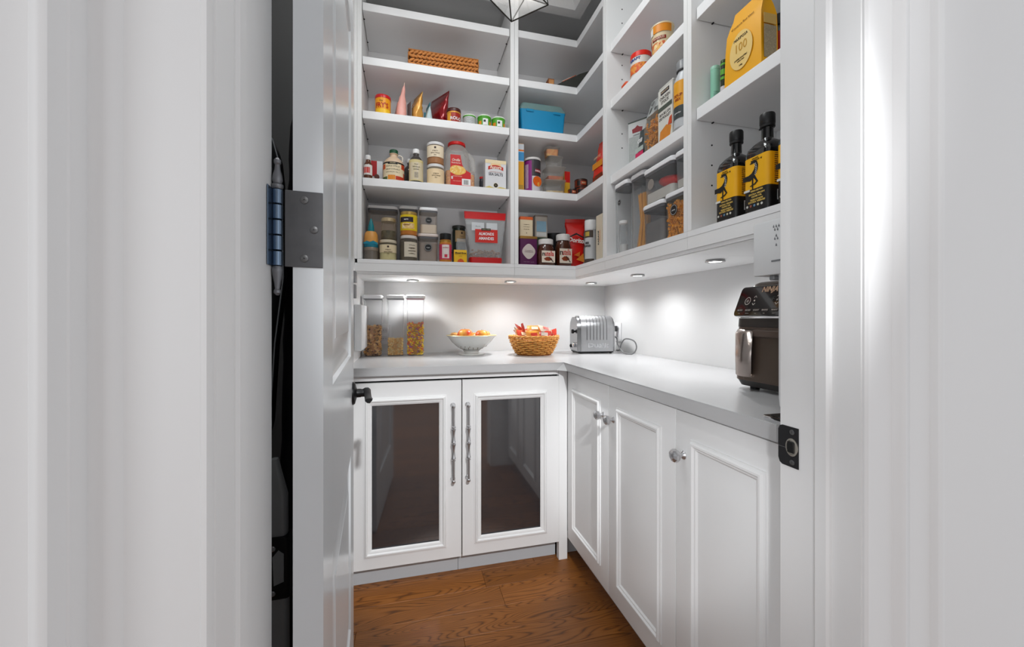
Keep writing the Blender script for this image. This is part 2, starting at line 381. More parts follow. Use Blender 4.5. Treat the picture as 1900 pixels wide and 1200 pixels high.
# left unit on the back run
u=T('shelf_unit','white open shelving unit with five levels left of the corner, wicker tray on top','shelving',(0.144,YU,SOF))
def U(bm,name,mat,par): # world-space mesh under a located empty
    xform(bm,TR(*[-c for c in par.location])); return fin(bm,name,mat,par)
u1=u
def unit_parts(u,panels,shelves,back,deck,rail,bead,sof):
    for p in panels: U(box(*p,0.0008,1),'side_panel',WHITE,u)
    for p in shelves: U(p,'shelf',MEL,u)
    for p in back: U(box(*p),'back_panel',MEL,u)
    U(prism(deck,DECK-0.018,DECK),'bottom_shelf',MEL,u)
    U(prism(rail,RB,DECK-0.0185),'bottom_rail',WHITE,u)
    U(prism(bead,RB-0.011,RB-0.0003),'rail_bead',WHITE,u)
    U(prism(sof,SOF,RB-0.0115),'soffit_panel',WHITE,u)
R4=lambda x0,x1,y0,y1:[(x0,y0),(x1,y0),(x1,y1),(x0,y1)]
TOPZ=2.75
xa,xb=-0.2335,0.5225
SH=YU+0.016
unit_parts(u,[(xa,-0.2142,YU,YI,DECK+0.0005,TOPZ),(0.502,xb,YU,YI,DECK+0.0005,TOPZ)],
  [box(-0.2118,0.4996,SH,YI-0.001,z,z+T_,0.001,1) for z in S_Z],
  [(xa,xb,YI,YI+0.015,DECK+0.0005,TOPZ)],
  R4(xa,xb,YU,YI+0.015),R4(XL,xb,YU+0.001,YU+0.022),R4(XL,xb,YU+0.006,YU+0.03),R4(XL,xb,YU+0.012,YB-0.001))
U(box(XL,xa-0.0005,YU,YU+0.018,DECK+0.0005,TOPZ),'filler_strip',WHITE,u)
for z in S_Z:
    for xx,s in ((-0.2142,1),(0.502,-1)):
        for yy in (YU+0.075,YU+0.245):
            U(box(min(xx,xx+s*0.007),max(xx,xx+s*0.007),yy-0.002,yy+0.002,z-0.003,z-0.0003),'shelf_pin',BLACKM,u)
# corner unit: L-shaped shelves
u=T('shelf_unit','white corner shelving unit with L-shaped shelves, blue toolbox inside','shelving',(0.85,2.0,SOF))
yl=1.6545
LS=lambda xf,yf,y0:[(0.5462,yf),(xf,yf),(xf,y0),(XI-0.001,y0),(XI-0.001,YI-0.001),(0.5462,YI-0.001)]
unit_parts(u,[(0.5235,0.5438,YU,YI,DECK+0.0005,TOPZ)],
  [prism(LS(XU+0.016,SH,yl+0.021),z+0.004,z+0.004+T_,0.001) for z in S_Z],
  [(0.5235,XI+0.015,YI,YI+0.015,DECK+0.0005,TOPZ),(XI,XI+0.015,yl,YI-0.0005,DECK+0.0005,TOPZ)],
  [(0.5232,YU),(XU,YU),(XU,yl),(XI+0.015,yl),(XI+0.015,YI+0.015),(0.5232,YI+0.015)],
  [(0.5232,YU+0.001),(XU+0.001,YU+0.001),(XU+0.001,yl),(XU+0.022,yl),(XU+0.022,YU+0.022),(0.5232,YU+0.022)],
  [(0.5232,YU+0.006),(XU+0.006,YU+0.006),(XU+0.006,yl),(XU+0.03,yl),(XU+0.03,YU+0.03),(0.5232,YU+0.03)],
  [(0.5232,YU+0.012),(XU+0.012,YU+0.012),(XU+0.012,yl),(XR-0.001,yl),(XR-0.001,YB-0.001),(0.5232,YB-0.001)])
U(box(XU,XI-0.0005,yl,yl+0.0185,DECK+0.0005,TOPZ,0.0008,1),'side_panel',WHITE,u)
# right-hand units
def right_unit(ya,yb,zs,label,holes,yp):
    u=T('shelf_unit',label,'shelving',(1.0,(ya+yb)/2,SOF))
    unit_parts(u,[(XU,XI-0.0005,ya,ya+0.018,DECK+0.0005,TOPZ),(XU,XI-0.0005,yb-0.018,yb,DECK+0.0005,TOPZ)],
      [box(XU+0.018,XI-0.001,ya+0.0205,yb-0.0205,z,z+T_,0.001,1) for z in zs],
      [(XI,XI+0.015,ya,yb,DECK+0.0005,TOPZ)],
      R4(XU,XI+0.015,ya,yb),R4(XU+0.001,XU+0.022,ya,yb),R4(XU+0.006,XU+0.03,ya,yb),R4(XU+0.012,XR-0.001,ya,yb))
    for z in zs:
        for xx in (XU+0.077,XI-0.07): U(box(xx-0.002,xx+0.002,yb-0.026,yb-0.0181,z-0.003,z-0.0003),'shelf_pin',BLACKM,u)
    pins(u,[(0.9345,yb-0.018,z) for z in holes]+[(XI-0.07,yb-0.018,z) for z in holes],'Y')
    return u
R_Z=[2.3095,2.0555,1.7175]; B_Z=[2.0555,1.7395]
right_unit(1.0985,1.6535,R_Z,'white open shelving unit on the right wall holding pasta containers and packets',[2.514,2.451,2.26,2.196,2.132,1.95,1.886],0)
right_unit(0.60,1.0975,B_Z,'white shelving unit nearest the doorway on the right, yellow bag and oil bottles inside',[2.0-0.064*k+0.02 for k in (2,3)]+[1.668,1.604,1.54],0)
# crown above the open fronts
def crown(pts_fn,name,label=None):
    # stepped and sloped moulding; pts_fn(offset) gives plan outline at an offset in front of the fronts
    bm=bmesh.new()
    prof=[(2.751,0.004),(2.765,0.010),(2.772,0.012),(2.79,0.022),(2.82,0.045),(2.84,0.052),(2.859,0.055)]
    rings=[]
    for z,o in prof: rings.append([bm.verts.new((x,y,z)) for x,y in pts_fn(o)])
    for a,b in zip(rings,rings[1:]):
        for i in range(len(a)): bm.faces.new((a[i],a[(i+1)%len(a)],b[(i+1)%len(a)],b[i]))
    bm.faces.new(rings[0][::-1]); bm.faces.new(rings[-1])
    o=fin(bm,name,WHITE,smooth=30); struct(o)
crown(lambda o:[(XL,YU-o),(XU-o,YU-o),(XU-o,0.6),(XU+0.05,0.6),(XU+0.05,YU+0.05),(XL,YU+0.05)],'trim_4')
# puck lights in the soffit
def puck(px,py,X=None,Y=None,label='',e=5.9):
    # centre on soffit plane
    Zd=(SOF-CH)*F/(HY-py); a=th(px)-YAW; r=Zd/math.cos(a); x,y=r*math.sin(th(px)),r*math.cos(th(px))
    x=min(x,XR-0.06); y=min(y,YB-0.06)
    t=T('puck_light',label,'light',(x,y,SOF-0.0085),0,'round puck lights under the shelving')
    fin(lathe([(0.022,0.0083),(0.030,0.0083),(0.033,0.004),(0.032,0.0),(0.024,0.0),(0.022,0.003)],24),'rim',STEEL,t)
    fin(lathe([(0.0235,0.0022),(0.0235,0.0055)],24),'lens',M('#fffdf6',0.3,emit=9.0),t)
    l=bpy.data.lights.new('puck_lamp','SPOT'); l.energy=e; l.spot_size=D(158); l.spot_blend=0.8; l.shadow_soft_size=0.02; l.color=(0.98,0.99,1)
    o=bpy.data.objects.new('puck_lamp',l); COL.objects.link(o); o.parent=t; o.location=(0,0,-0.004)
puck(766,519,label='glowing puck light in the soffit above the tall cereal containers')
puck(947,521,label='glowing puck light in the soffit above the bowl and snack basket')
puck(1097,524,label='glowing puck light in the soffit above the toaster, at the corner')
puck(1183,509,label='glowing puck light in the right soffit just past the inside corner',e=4.8)
puck(1327,482,label='largest glowing puck light, in the right soffit near the white dispenser',e=4.8)

# ================================================================== WORKTOP
t=T('worktop','white quartz L-shaped worktop with thick square edge','worktop',(0.5,1.9,CB))
U(prism([(XL+0.001,1.7175),(0.6855,1.7175),(0.6855,0.62),(XR-0.001,0.62),(XR-0.001,YB-0.001),(XL+0.001,YB-0.001)],CB,CT,0.0015),'slab',QUARTZ,t)
bm=bmesh.new()
a=bm.verts.new((0.6853,1.7172,CT-0.0018)); b=bm.verts.new((0.650,1.7172,CB)); c=bm.verts.new((0.6853,1.676,CB)); d=bm.verts.new((0.6853,1.7172,CB))
for f in ((a,b,c),(a,d,b),(a,c,d),(b,d,c)): bm.faces.new(f)
U(bm,'corner_fillet',M('#cccccc',0.35,var=0.02),t)

# ================================================================== BASE CABINETS
def frame_mould(x0,x1,z0,z1,y,wd=0.030,h=0.009):
    """raised picture-frame moulding on a front facing -Y, mitred"""
    bm=bmesh.new(); prof=[(0,0),(0,h*0.45),(0.004,h*0.55),(0.008,h),(0.013,h),(0.017,h*0.55),(0.021,h*0.5),(wd-0.003,h*0.2),(wd,0)]
    rings=[]
    for u_,v_ in prof:
        rings.append([bm.verts.new(p) for p in ((x0+u_,y-v_,z0+u_),(x1-u_,y-v_,z0+u_),(x1-u_,y-v_,z1-u_),(x0+u_,y-v_,z1-u_))])
    for a,b in zip(rings,rings[1:]):
        for i in range(4): bm.faces.new((a[i],a[(i+1)%4],b[(i+1)%4],b[i]))
    a,b=rings[-1],rings[0]
    for i in range(4): bm.faces.new((a[i],a[(i+1)%4],b[(i+1)%4],b[i]))
    return bm
def door_slab(x0,x1,z0,z1,y0,y1,hole=None,bev=0.0015):
    if not hole: return box(x0,x1,y0,y1,z0,z1,bev,2)
    hx0,hx1,hz0,hz1=hole; bm=bmesh.new()
    O=[(x0,z0),(x1,z0),(x1,z1),(x0,z1)]; I=[(hx0,hz0),(hx1,hz0),(hx1,hz1),(hx0,hz1)]
    vs={}
    for nm,P in (('O',O),('I',I)):
        for yy in (y0,y1): vs[nm,yy]=[bm.verts.new((x,yy,z)) for x,z in P]
    for i in range(4):
        j=(i+1)%4
        bm.faces.new((vs['O',y0][i],vs['O',y0][j],vs['I',y0][j],vs['I',y0][i]))
        bm.faces.new((vs['O',y1][j],vs['O',y1][i],vs['I',y1][i],vs['I',y1][j]))
        bm.faces.new((vs['O',y0][j],vs['O',y0][i],vs['O',y1][i],vs['O',y1][j]))
        bm.faces.new((vs['I',y0][i],vs['I',y0][j],vs['I',y1][j],vs['I',y1][i]))
    return bm
YD=1.738
cab=T('base_cabinet','white two-door cabinet with dark glass panes and long bar handles under the left worktop','cabinet',(0.22,2.0,0))
U(box(XL+0.001,0.655,YD+0.0315,2.30,0.075,CB-0.001),'carcass',M('#2a2a2a',0.6),cab)
U(box(XL+0.001,0.669,YD+0.002,YD+0.020,0.8570,CB-0.0008),'top_rail',WHITE,cab)
U(box(XL+0.001,0.21,1.785,1.80,0.0005,0.0745),'toe_kick',M('#c2c6ca',0.5,var=.02),cab)  # kick greyer than the doors: the shade under them put into its colour
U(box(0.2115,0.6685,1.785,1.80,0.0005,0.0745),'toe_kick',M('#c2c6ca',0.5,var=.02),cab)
GL=M('#343437',0.05,var=0.0,ior=2.5)
zg0,zg1=0.165,0.755
for dx0,dx1,gx0,gx1,hx,nm in ((-0.240,0.2198,-0.148,0.1244,0.183,'l'),(0.2242,0.669,0.3066,0.5795,0.247,'r')):
    d=U(door_slab(dx0,dx1,0.085,0.848,YD,YD+0.020,(gx0-0.004,gx1+0.004,zg0-0.004,zg1+0.004)),'door',WHITE,cab)
    cl=cab.location
    m=frame_mould(gx0-0.031,gx1+0.031,zg0-0.031,zg1+0.031,YD+0.0008,0.031,0.011); xform(m,TR(*[-c for c in cl])); fin(m,'moulding',WHITE,d)
    g=box(gx0-0.006,gx1+0.006,YD+0.006,YD+0.011,zg0-0.006,zg1+0.006); xform(g,TR(*[-c for c in cl])); fin(g,'glass_pane',GL,d)
    # long turned bar handle on two rosettes
    z0,z1=0.425,0.742; hb=bmesh.new(); prof=[]
    def seg(z,r): prof.append((r,z))
    L_=z1-z0
    for f,r in ((0,.0055),(.27,.0055),(.275,.0085),(.285,.0085),(.29,.0058),(.30,.0058),(.305,.0092),(.318,.0092),(.33,.0070),(.40,.0054),(.47,.0070),(.485,.0094),(.505,.0094),(.51,.0060),(.52,.0060),(.528,.0090),(.545,.0072),(.61,.0054),(.67,.0072),(.685,.0094),(.70,.0094),(.705,.0060),(.715,.0060),(.72,.0086),(.732,.0086),(.738,.0055),(1,.0055)):
        seg(z0+f*L_,r)
    addlathe(hb,prof,14,(hx,YD-0.034))
    for zz in (z0,z1):
        b2=lathe([(0.011,0),(0.011,0.003),(0.0065,0.008),(0.005,0.014),(0.005,0.030),(0.0075,0.033),(0.0075,0.038),(0.003,0.041)],14)
        xform(b2,TR(hx,YD,zz)@RX(90)); me=bpy.data.meshes.new('t'); b2.to_mesh(me); b2.free(); hb.from_mesh(me)
    xform(hb,TR(*[-c for c in cl])); fin(hb,'handle',NICKEL,d)
# corner leg
lg=tag(fin(box(0.6697,0.7112,YD,YD+0.030,0.0,CB-0.0005,0.001,1),'corner_post',WHITE),'narrow white post at the inside corner between the two runs of cabinets','post')
# right run
XD=0.7115
def knob(y,z,parent,pl):
    b=lathe([(0.012,0),(0.012,0.002),(0.0095,0.005),(0.006,0.008),(0.0055,0.013),(0.0085,0.017),(0.015,0.019),(0.0185,0.023),(0.0195,0.028),(0.0180,0.033),(0.014,0.0355),(0.0135,0.035),(0.010,0.037),(0.004,0.0375)],36)
    for v in b.verts:
        if v.co.z>.018:
            a=math.atan2(v.co.y,v.co.x); k=1-.07*abs(math.cos(a*4)); v.co.x*=k*.9; v.co.y*=k*1.02
    xform(b,TR(XD-pl[0],y-pl[1],z-pl[2])@RY(-90)); return fin(b,'knob',NICKEL,parent)
def right_door(y0,y1,parent,kn):
    pl=parent.location
    # door faces -X ; build facing -Y then turn
    R90=Matrix(((0,1,0,0),(-1,0,0,0),(0,0,1,0),(0,0,0,1)))
    # local (x,y) -> world (y , -x): front -Y -> -X, local x grows towards -Y
    d=box(-y1,-y0,XD,XD+0.020,0.100,0.868,0.0015,2); xform(d,TR(-pl[0],-pl[1],-pl[2])@R90); d=fin(d,'door',WHITE,parent)
    m=frame_mould(-y1+0.061,-y0-0.062,0.168,0.802,XD+0.0008,0.027,0.011); xform(m,TR(-pl[0],-pl[1],-pl[2])@R90); fin(m,'moulding',WHITE,d)
    knob(kn,0.752,d,pl); return d
cb2=T('base_cabinet','white two-door cabinet of the right run, its two round knobs side by side','cabinet',(1.0,1.33,0))
U(box(XD+0.021,1.22,0.959,1.7365,0.095,CB-0.001),'carcass',WHITE,cb2)
right_door(1.3425,1.7350,cb2,1.384); right_door(0.9595,1.3395,cb2,1.306)
U(box(0.78,0.795,0.959,1.785,0.0005,0.0945),'toe_kick',M('#c2c6ca',0.5,var=.02),cb2)  # same grey, shade under the doors in the colour
cb3=T('base_cabinet','white single-door cabinet of the right run nearest the doorway, one knob','cabinet',(1.0,0.77,0))
U(box(XD+0.021,1.22,0.60,0.958,0.095,CB-0.001),'carcass',WHITE,cb3)
right_door(0.575+0.03,0.9565,cb3,0.9255)
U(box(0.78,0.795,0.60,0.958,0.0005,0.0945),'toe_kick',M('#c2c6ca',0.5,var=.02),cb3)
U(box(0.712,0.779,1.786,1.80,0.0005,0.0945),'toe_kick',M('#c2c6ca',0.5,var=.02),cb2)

# ================================================================== THE PANTRY DOOR (open)
DP=T('panel_door','white two-panel pantry door standing open on the left, seen nearly edge-on','door',(-0.107,0.561,0.012),D(4.35))
DW,DH=0.742,2.03
# slab with recessed panels in both faces: local x from -0.035 to 0, y 0..DW
def pdoor():
    bm=bmesh.new(); fr=0.118
    pan=[(fr,DW-fr,0.245,0.735),(fr,DW-fr,0.995,DH-0.13)]
    for xs,sg in ((0.0,1),(-0.035,-1)):
        ys=sorted({0,DW,fr,DW-fr}); zs=[0,0.245,0.735,0.995,DH-0.13,DH]
        for i in range(len(ys)-1):
            for j in range(len(zs)-1):
                is_p=(i==1 and j in (1,3))
                if not is_p:
                    bm.faces.new([bm.verts.new((xs,ys[a],zs[b])) for a,b in ((i,j),(i+1,j),(i+1,j+1),(i,j+1))])
        for (a,b,c,d) in pan:
            prof=[(0,0),(0.006,0.001),(0.012,0.006),(0.022,0.009),(0.034,0.010),(0.075,0.004),(0.078,0.0025)]
            rings=[[bm.verts.new((xs-sg*v,yy,zz)) for yy,zz in ((a+u,c+u),(b-u,c+u),(b-u,d-u),(a+u,d-u))] for u,v in prof]
            for p,q in zip(rings,rings[1:]):
                for i in range(4): bm.faces.new((p[i],p[(i+1)%4],q[(i+1)%4],q[i]))
            bm.faces.new(rings[-1])
    for q in (((-0.035,0,0),(0,0,0),(0,0,DH),(-0.035,0,DH)),((-0.035,DW,0),(0,DW,0),(0,DW,DH),(-0.035,DW,DH)),((-0.035,0,0),(0,0,0),(0,DW,0),(-0.035,DW,0)),((-0.035,0,DH),(0,0,DH),(0,DW,DH),(-0.035,DW,DH))):
        bm.faces.new([bm.verts.new(p) for p in q])
    bmesh.ops.remove_doubles(bm,verts=bm.verts[:],dist=1e-5)
    return bm
DPM=M('#dde1e4',0.24,var=0.01,scale=4)
fin(pdoor(),'door_leaf',DPM,DP,smooth=20)
# lever handle
hz=0.900-0.012; hy=DW-0.062
ro=bmesh.new(); b=lathe([(0.033,0),(0.033,0.003),(0.030,0.007),(0.019,0.010),(0.012,0.012)],28); xform(b,TR(0,hy,hz)@RY(90)); rose=fin(b,'handle_rose',BLACKM,DP)
b=lathe([(0.0125,0.009),(0.0125,0.022),(0.0115,0.024),(0.0115,0.040),(0.012,0.046)],20); xform(b,TR(0,hy,hz)@RY(90)); fin(b,'handle_neck',BLACKM,DP)
lv=bmesh.new()
secs=[(0.038,hy+0.013,hz+0.002,0.010,0.011),(0.040,hy-0.005,hz+0.001,0.010,0.012),(0.042,hy-0.035,hz-0.003,0.009,0.010),(0.044,hy-0.070,hz-0.006,0.009,0.009),(0.046,hy-0.100,hz-0.004,0.010,0.008),(0.047,hy-0.114,hz-0.002,0.009,0.006)]
rg=[]
for x,y,z,a,h in secs:
    rg.append([lv.verts.new((x+a*c_[0],y,z+h*c_[1])) for c_ in ((-1,.7),(-.4,1),(.5,1),(1,.6),(.8,-.2),(.2,-1),(-.5,-.8),(-1,-.1))])
for p,q in zip(rg,rg[1:]):
    for i in range(8): lv.faces.new((p[i],p[(i+1)%8],q[(i+1)%8],q[i]))
lv.faces.new(rg[0]); lv.faces.new(rg[-1][::-1]); fin(lv,'lever',BLACKM,DP,smooth=40)
# hinge on the edge facing the doorway
HG=T('door_hinge','dark metal hinge with finial tips between the left jamb and the open door','hinge',(-0.1585,0.5555,1.184))
HM=M('#59595b',0.5,metal=0.4,var=0.2,scale=60); HB=M('#6b7b8e',0.25,metal=0.9,var=0.1,scale=50)
HH=0.096
b=box(0.004,0.0475,-0.0017,0.0000,0,HH,0.0004,1); fin(b,'leaf',HM,HG,(0.004,0.0015,0),(0,0,D(4.35)))
fin(box(-0.0058,-0.0045,-0.02,0.003,0,HH,0.0004,1),'leaf',HB,HG)
kn_=bmesh.new()
for k in range(5): addlathe(kn_,[(0.0052,k*HH/5+0.0005),(0.0062,k*HH/5+0.0012),(0.0062,(k+1)*HH/5-0.0012),(0.0052,(k+1)*HH/5-0.0005)],18)
fin(kn_,'knuckle',HB,HG)
fin(lathe([(0.0055,HH),(0.0068,HH+0.003),(0.0068,HH+0.005),(0.0045,HH+0.007),(0.006,HH+0.011),(0.0055,HH+0.016),(0.0035,HH+0.024),(0.0028,HH+0.030),(0.004,HH+0.032),(0.004,HH+0.036),(0.0015,HH+0.039)],18),'finial',M('#77787c',0.35,metal=0.6),HG)
fin(lathe([(0.0015,-0.036),(0.004,-0.033),(0.004,-0.030),(0.0028,-0.028),(0.0038,-0.020),(0.0058,-0.010),(0.0062,-0.007),(0.0068,-0.004),(0.0055,0)],18),'finial',M('#77787c',0.35,metal=0.6),HG)
for zz,xx in ((0.085,0.026),(0.048,0.037),(0.011,0.026)):
    b=lathe([(0.0048,0),(0.0048,0.0008),(0.0036,0.0013)],14); addbox(b,-0.0024,0.0024,-0.0006,0.0006,0.0011,0.0017); addbox(b,-0.0006,0.0006,-0.0024,0.0024,0.0011,0.0017)
    xform(b,TR(xx+0.004,-0.0002+xx*0.075,zz)@RX(90)); fin(b,'screw',M('#707070',0.4,metal=0.8),HG)
# strike plate on the right jamb
SP=T('strike_plate','black strike plate with two screws on the right door jamb','strike plate',(JR,0.511,0.9135),D(0))
def sp_y(px): return onX(px,JR)-0.511
o1=[(-0.014,-0.032),(0.014,-0.032),(0.0185,-0.029),(0.021,-0.022),(0.021,0.024),(0.0185,0.030),(0.014,0.032),(-0.014,0.032)]
b=prism_axis(o1,-0.0015,0.0003,'X'); fin(b,'plate',M('#2b2b2d',0.45,metal=0.4),SP)
b=lathe([(0.0105,0),(0.0105,0.0012),(0.0085,0.0016),(0.0080,0.0004)],22,); 
for v in b.verts: v.co.y*=1.35
xform(b,TR(-0.0015,-0.0035,0)@RY(-90)@RZ(90)); fin(b,'latch_surround',M('#b5b0a6',0.3,metal=0.8),SP)
fin(box(-0.0036,-0.0020,-0.008,0.004,-0.009,0.009,0.001,1),'latch_hole',M('#0c0c0c',0.5),SP)
fin(box(-0.0019,-0.0014,0.004,0.0205,-0.0035,-0.0030),'score_line',M('#8b8b8b',0.4,metal=0.6),SP)
for zz in (0.024,-0.024):
    b=lathe([(0.0042,0),(0.0042,0.0008),(0.003,0.0012)],14); addbox(b,-0.0022,0.0022,-0.0005,0.0005,0.001,0.0015); addbox(b,-0.0005,0.0005,-0.0022,0.0022,0.001,0.0015)
    xform(b,TR(-0.0015,-0.004,zz)@RY(-90)); fin(b,'screw',M('#707070',0.4,metal=0.8),SP)
# ================================================================== LANTERN
LN=T('pendant_lantern','faceted clear glass pendant lantern with dark metal edges hanging from the ceiling','lantern',(0.30,1.18,2.0))
def cp(px,py,Z): # point at camera depth Z
    a=(px-950)/F*Z; return Vector((a*math.cos(YAW)+Z*math.sin(YAW),-a*math.sin(YAW)+Z*math.cos(YAW),CH+(HY-py)*Z/F))
A_=cp(949,40,1.24); Fv=cp(938,-75,1.12); Rv=cp(1017,9,1.27); Lv=cp(868,-44,1.26); Bv=cp(975,-5,1.40)
up=Vector((0,0,0.20)); cen=(Fv+Rv+Lv+Bv)/4
ringv=[Fv,Rv,Bv,Lv]; top=[cen+(v-cen)*0.62+up for v in ringv]; apex=Vector((cen.x,cen.y,top[0].z+0.13))
base=Vector(LN.location)
lt=[A_]+ringv+top+[apex]
eb=[(0,1),(0,2),(0,3),(0,4),(1,2),(2,3),(3,4),(4,1),(1,5),(2,6),(3,7),(4,8),(5,6),(6,7),(7,8),(8,5),(5,9),(6,9),(7,9),(8,9)]
bm=bmesh.new()
for i,j in eb: addtube(bm,[lt[i]-base,lt[j]-base],0.0022,6)
fin(bm,'metal_frame',M('#3d3a36',0.35,metal=0.8),LN)
for tri in ((0,1,2),(0,2,3),(0,3,4),(0,4,1),(1,2,6,5),(2,3,7,6),(3,4,8,7),(4,1,5,8),(5,6,9),(6,7,9),(7,8,9),(8,5,9)):
    c=sum((lt[i]-base for i in tri),Vector())/len(tri); bm=bmesh.new()
    vs=[bm.verts.new((lt[i]-base)*0.985+c*0.015) for i in tri]; bm.faces.new(vs)
    bmesh.ops.solidify(bm,geom=bm.faces[:],thickness=0.0015); fin(bm,'glass_pane',CLR('#ffffff',0.05,0.03),LN,smooth=0)
fin(tube([apex-base,(apex.x-base.x,apex.y-base.y,CEIL-base.z-0.02)],0.004,8),'rod',M('#3d3a36',0.35,metal=0.8),LN)
b=lathe([(0.055,CEIL-base.z-0.022),(0.055,CEIL-base.z)],24,(apex.x-base.x,apex.y-base.y)); fin(b,'ceiling_rose',M('#3d3a36',0.35,metal=0.8),LN)
b=lathe([(0.010,0.0),(0.016,0.015),(0.016,0.06),(0.010,0.09),(0.002,0.10)],16,(cen.x-base.x,cen.y-base.y)); xform(b,TR(0,0,cen.z-base.z+0.06)); fin(b,'bulb',M('#fff6e6',0.3,emit=6.0),LN)
l=bpy.data.lights.new('lantern_lamp','POINT'); l.energy=1.5; l.shadow_soft_size=0.03; l.color=(1,0.97,0.92)
o=bpy.data.objects.new('lantern_lamp',l); COL.objects.link(o); o.parent=LN; o.location=(cen.x-base.x,cen.y-base.y,cen.z-base.z+0.19)

# ================================================================== GOODS ON THE SHELVES
Z2,Z3,Z4=S_Z[1]+T_,S_Z[2]+T_,S_Z[3]+T_           # left unit shelf tops
C2,C3,C4=Z2+0.004,Z3+0.004,Z4+0.004              # corner unit shelf tops
RZ1,RZ2,RZ3=[z+T_ for z in R_Z]; BZ1,BZ2=[z+T_ for z in B_Z]
EPS=0.0004
def CY(a,b,Y,yt,z): X,R=cylY(a,b,Y); return X,R,zat(yt,X,Y-R)-z
def BY(a,b,Y,yt,z):
    x0,x1=onY(a,Y),onY(b,Y); return (x0+x1)/2,x1-x0,zat(yt,(x0+x1)/2,Y)-z
def CX(a,b,X,yt,z): Y,R=cylX(a,b,X); return Y,R,zat(yt,X-R,Y)-z
def BX(a,b,X,yt,z):
    y0,y1=onX(a,X),onX(b,X); return (y0+y1)/2,abs(y1-y0),zat(yt,X,(y0+y1)/2)-z
def can(label,cat,loc,R,H,side,lid,lidh=0.012,rz=0,name='can',lidR=None,group=None,rim=None):
    t=T(name,label,cat,loc,rz,group); lidR=lidR or R*1.03
    fin(lathe([(R*0.96,0),(R,0.002),(R,H-lidh)],28),'body',side,t)
    fin(lathe([(lidR,H-lidh+0.0002),(lidR,H-0.002),(lidR*0.97,H),(lidR*0.85,H),(lidR*0.84,H-0.0015)],28),'lid',lid,t); return t
def jar(label,cat,loc,R,H,glass,lid,content=None,fill=0.8,labels=(),lidh=0.014,neck=0.86,rz=0,group=None,name='jar',sq=False,lidR=None):
    t=T(name,label,cat,loc,rz,group); nh=H-lidh
    if sq: fin(loft([(0,R*.94,R*.94,R*.2),(0.003,R,R,R*.25),(nh*0.80,R,R,R*.25),(nh*0.93,R*neck,R*neck,R*neck),(nh,R*neck,R*neck,R*neck)],5),'body',glass,t)
    else: fin(lathe([(R*0.9,0),(R,0.005),(R,nh*0.80),(R*0.97,nh*0.87),(R*neck,nh*0.95),(R*neck,nh)],28),'body',glass,t)
    lr=lidR or R*(neck+0.06)
    fin(lathe([(lr*0.98,nh-0.001),(lr,nh+0.001),(lr,H-0.002),(lr*0.95,H),(lr*0.9,H),(lr*.88,H-.001)],28),'lid',lid,t)
    if content:
        c=R*0.95; f=nh*0.80*fill
        if sq: fin(loft([(0.002,c*.95,c*.95,c*.2),(0.005,c,c,c*.25),(f,c,c,c*.25)],4),'contents',content,t)
        else: fin(lathe([(c*0.9,0.002),(c,0.006),(c,f),(c*.5,f+0.002),(0.001,f)],24),'contents',content,t)
    for (m,z0,z1,a0,a1) in labels:
        if sq: fin(plate(R*2*0.8,z0*H,z1*H,-R-0.0002),'paper_label',m,t)
        else: fin(arcpatch(R+0.0003,z0*H,z1*H,a0,a1),'paper_label',m,t)
    return t
def tub(label,cat,loc,w,d,H,content=None,fill=0.5,rz=0,group=None,name='storage_container',lidc='#f2f2f4',sticker=None,body=None,lidh=0.022,stx=0,stz=0.5,str_=0.016,cs=None,taper=0.96):
    """square clear container with white pop-up lid and grey seal"""
    t=T(name,label,cat,loc,rz,group); nh=H-lidh; r=0.018; hx,hy=w/2*0.95,d/2*0.95
    fin(loft([(0,hx*taper*.97,hy*taper*.97,r*.8),(0.004,hx*taper,hy*taper,r),(nh-0.01,hx,hy,r),(nh,hx,hy,r)],5,cap1=False),'body',body or CLR(),t)
    fin(loft([(nh-0.0035,hx*1.012,hy*1.012,r),(nh+0.0065,hx*1.012,hy*1.012,r)],5,cap0=False),'seal',M('#5f5f62',0.5),t)
    fin(loft([(nh+0.0068,w/2*0.98,d/2*0.98,r),(nh+0.0085,w/2,d/2,r*1.05),(H-0.006,w/2,d/2,r*1.05),(H-0.001,w/2*0.96,d/2*0.95,r),(H,w/2*0.90,d/2*0.90,r*0.9)],6),'lid',M(lidc,0.35,var=0.01),t)
    if content:
        cx,cy=hx*taper*.95,hy*taper*.95
        fin(loft([(0.003,cx,cy,r*.8),(nh*fill,cx,cy,r*.8),(nh*fill+0.004,cx*.5,cy*.5,r*.3)],4),'contents',content,t)
    if sticker:
        s=fin(disc(str_,stx,H*stz,-hy*1.0-0.0004,0.0008),'sticker',M('#17181a',0.4),t)
        fin(xform(lathe([(str_*0.90,0),(str_*0.90,0.0003),(str_*0.84,0.0003),(str_*0.84,0)],24,cap=False),TR(stx,-hy-0.0014,H*stz)@RX(90)),'sticker_ring',M('#c9c9c9',0.5),s)
        txt(sticker,str_*0.45,M('#d8d8d8',0.5),s,stx,H*stz,-hy-0.0014)
    return t
def crinkle(bm,a=0.002,sc=60,seed=0):
    from mathutils import noise
    for v in bm.verts:
        n=noise.noise_vector(v.co*sc+Vector((seed,seed*2,3))); v.co+=Vector((n.x*a,n.y*a,n.z*a*0.3))
    return bm
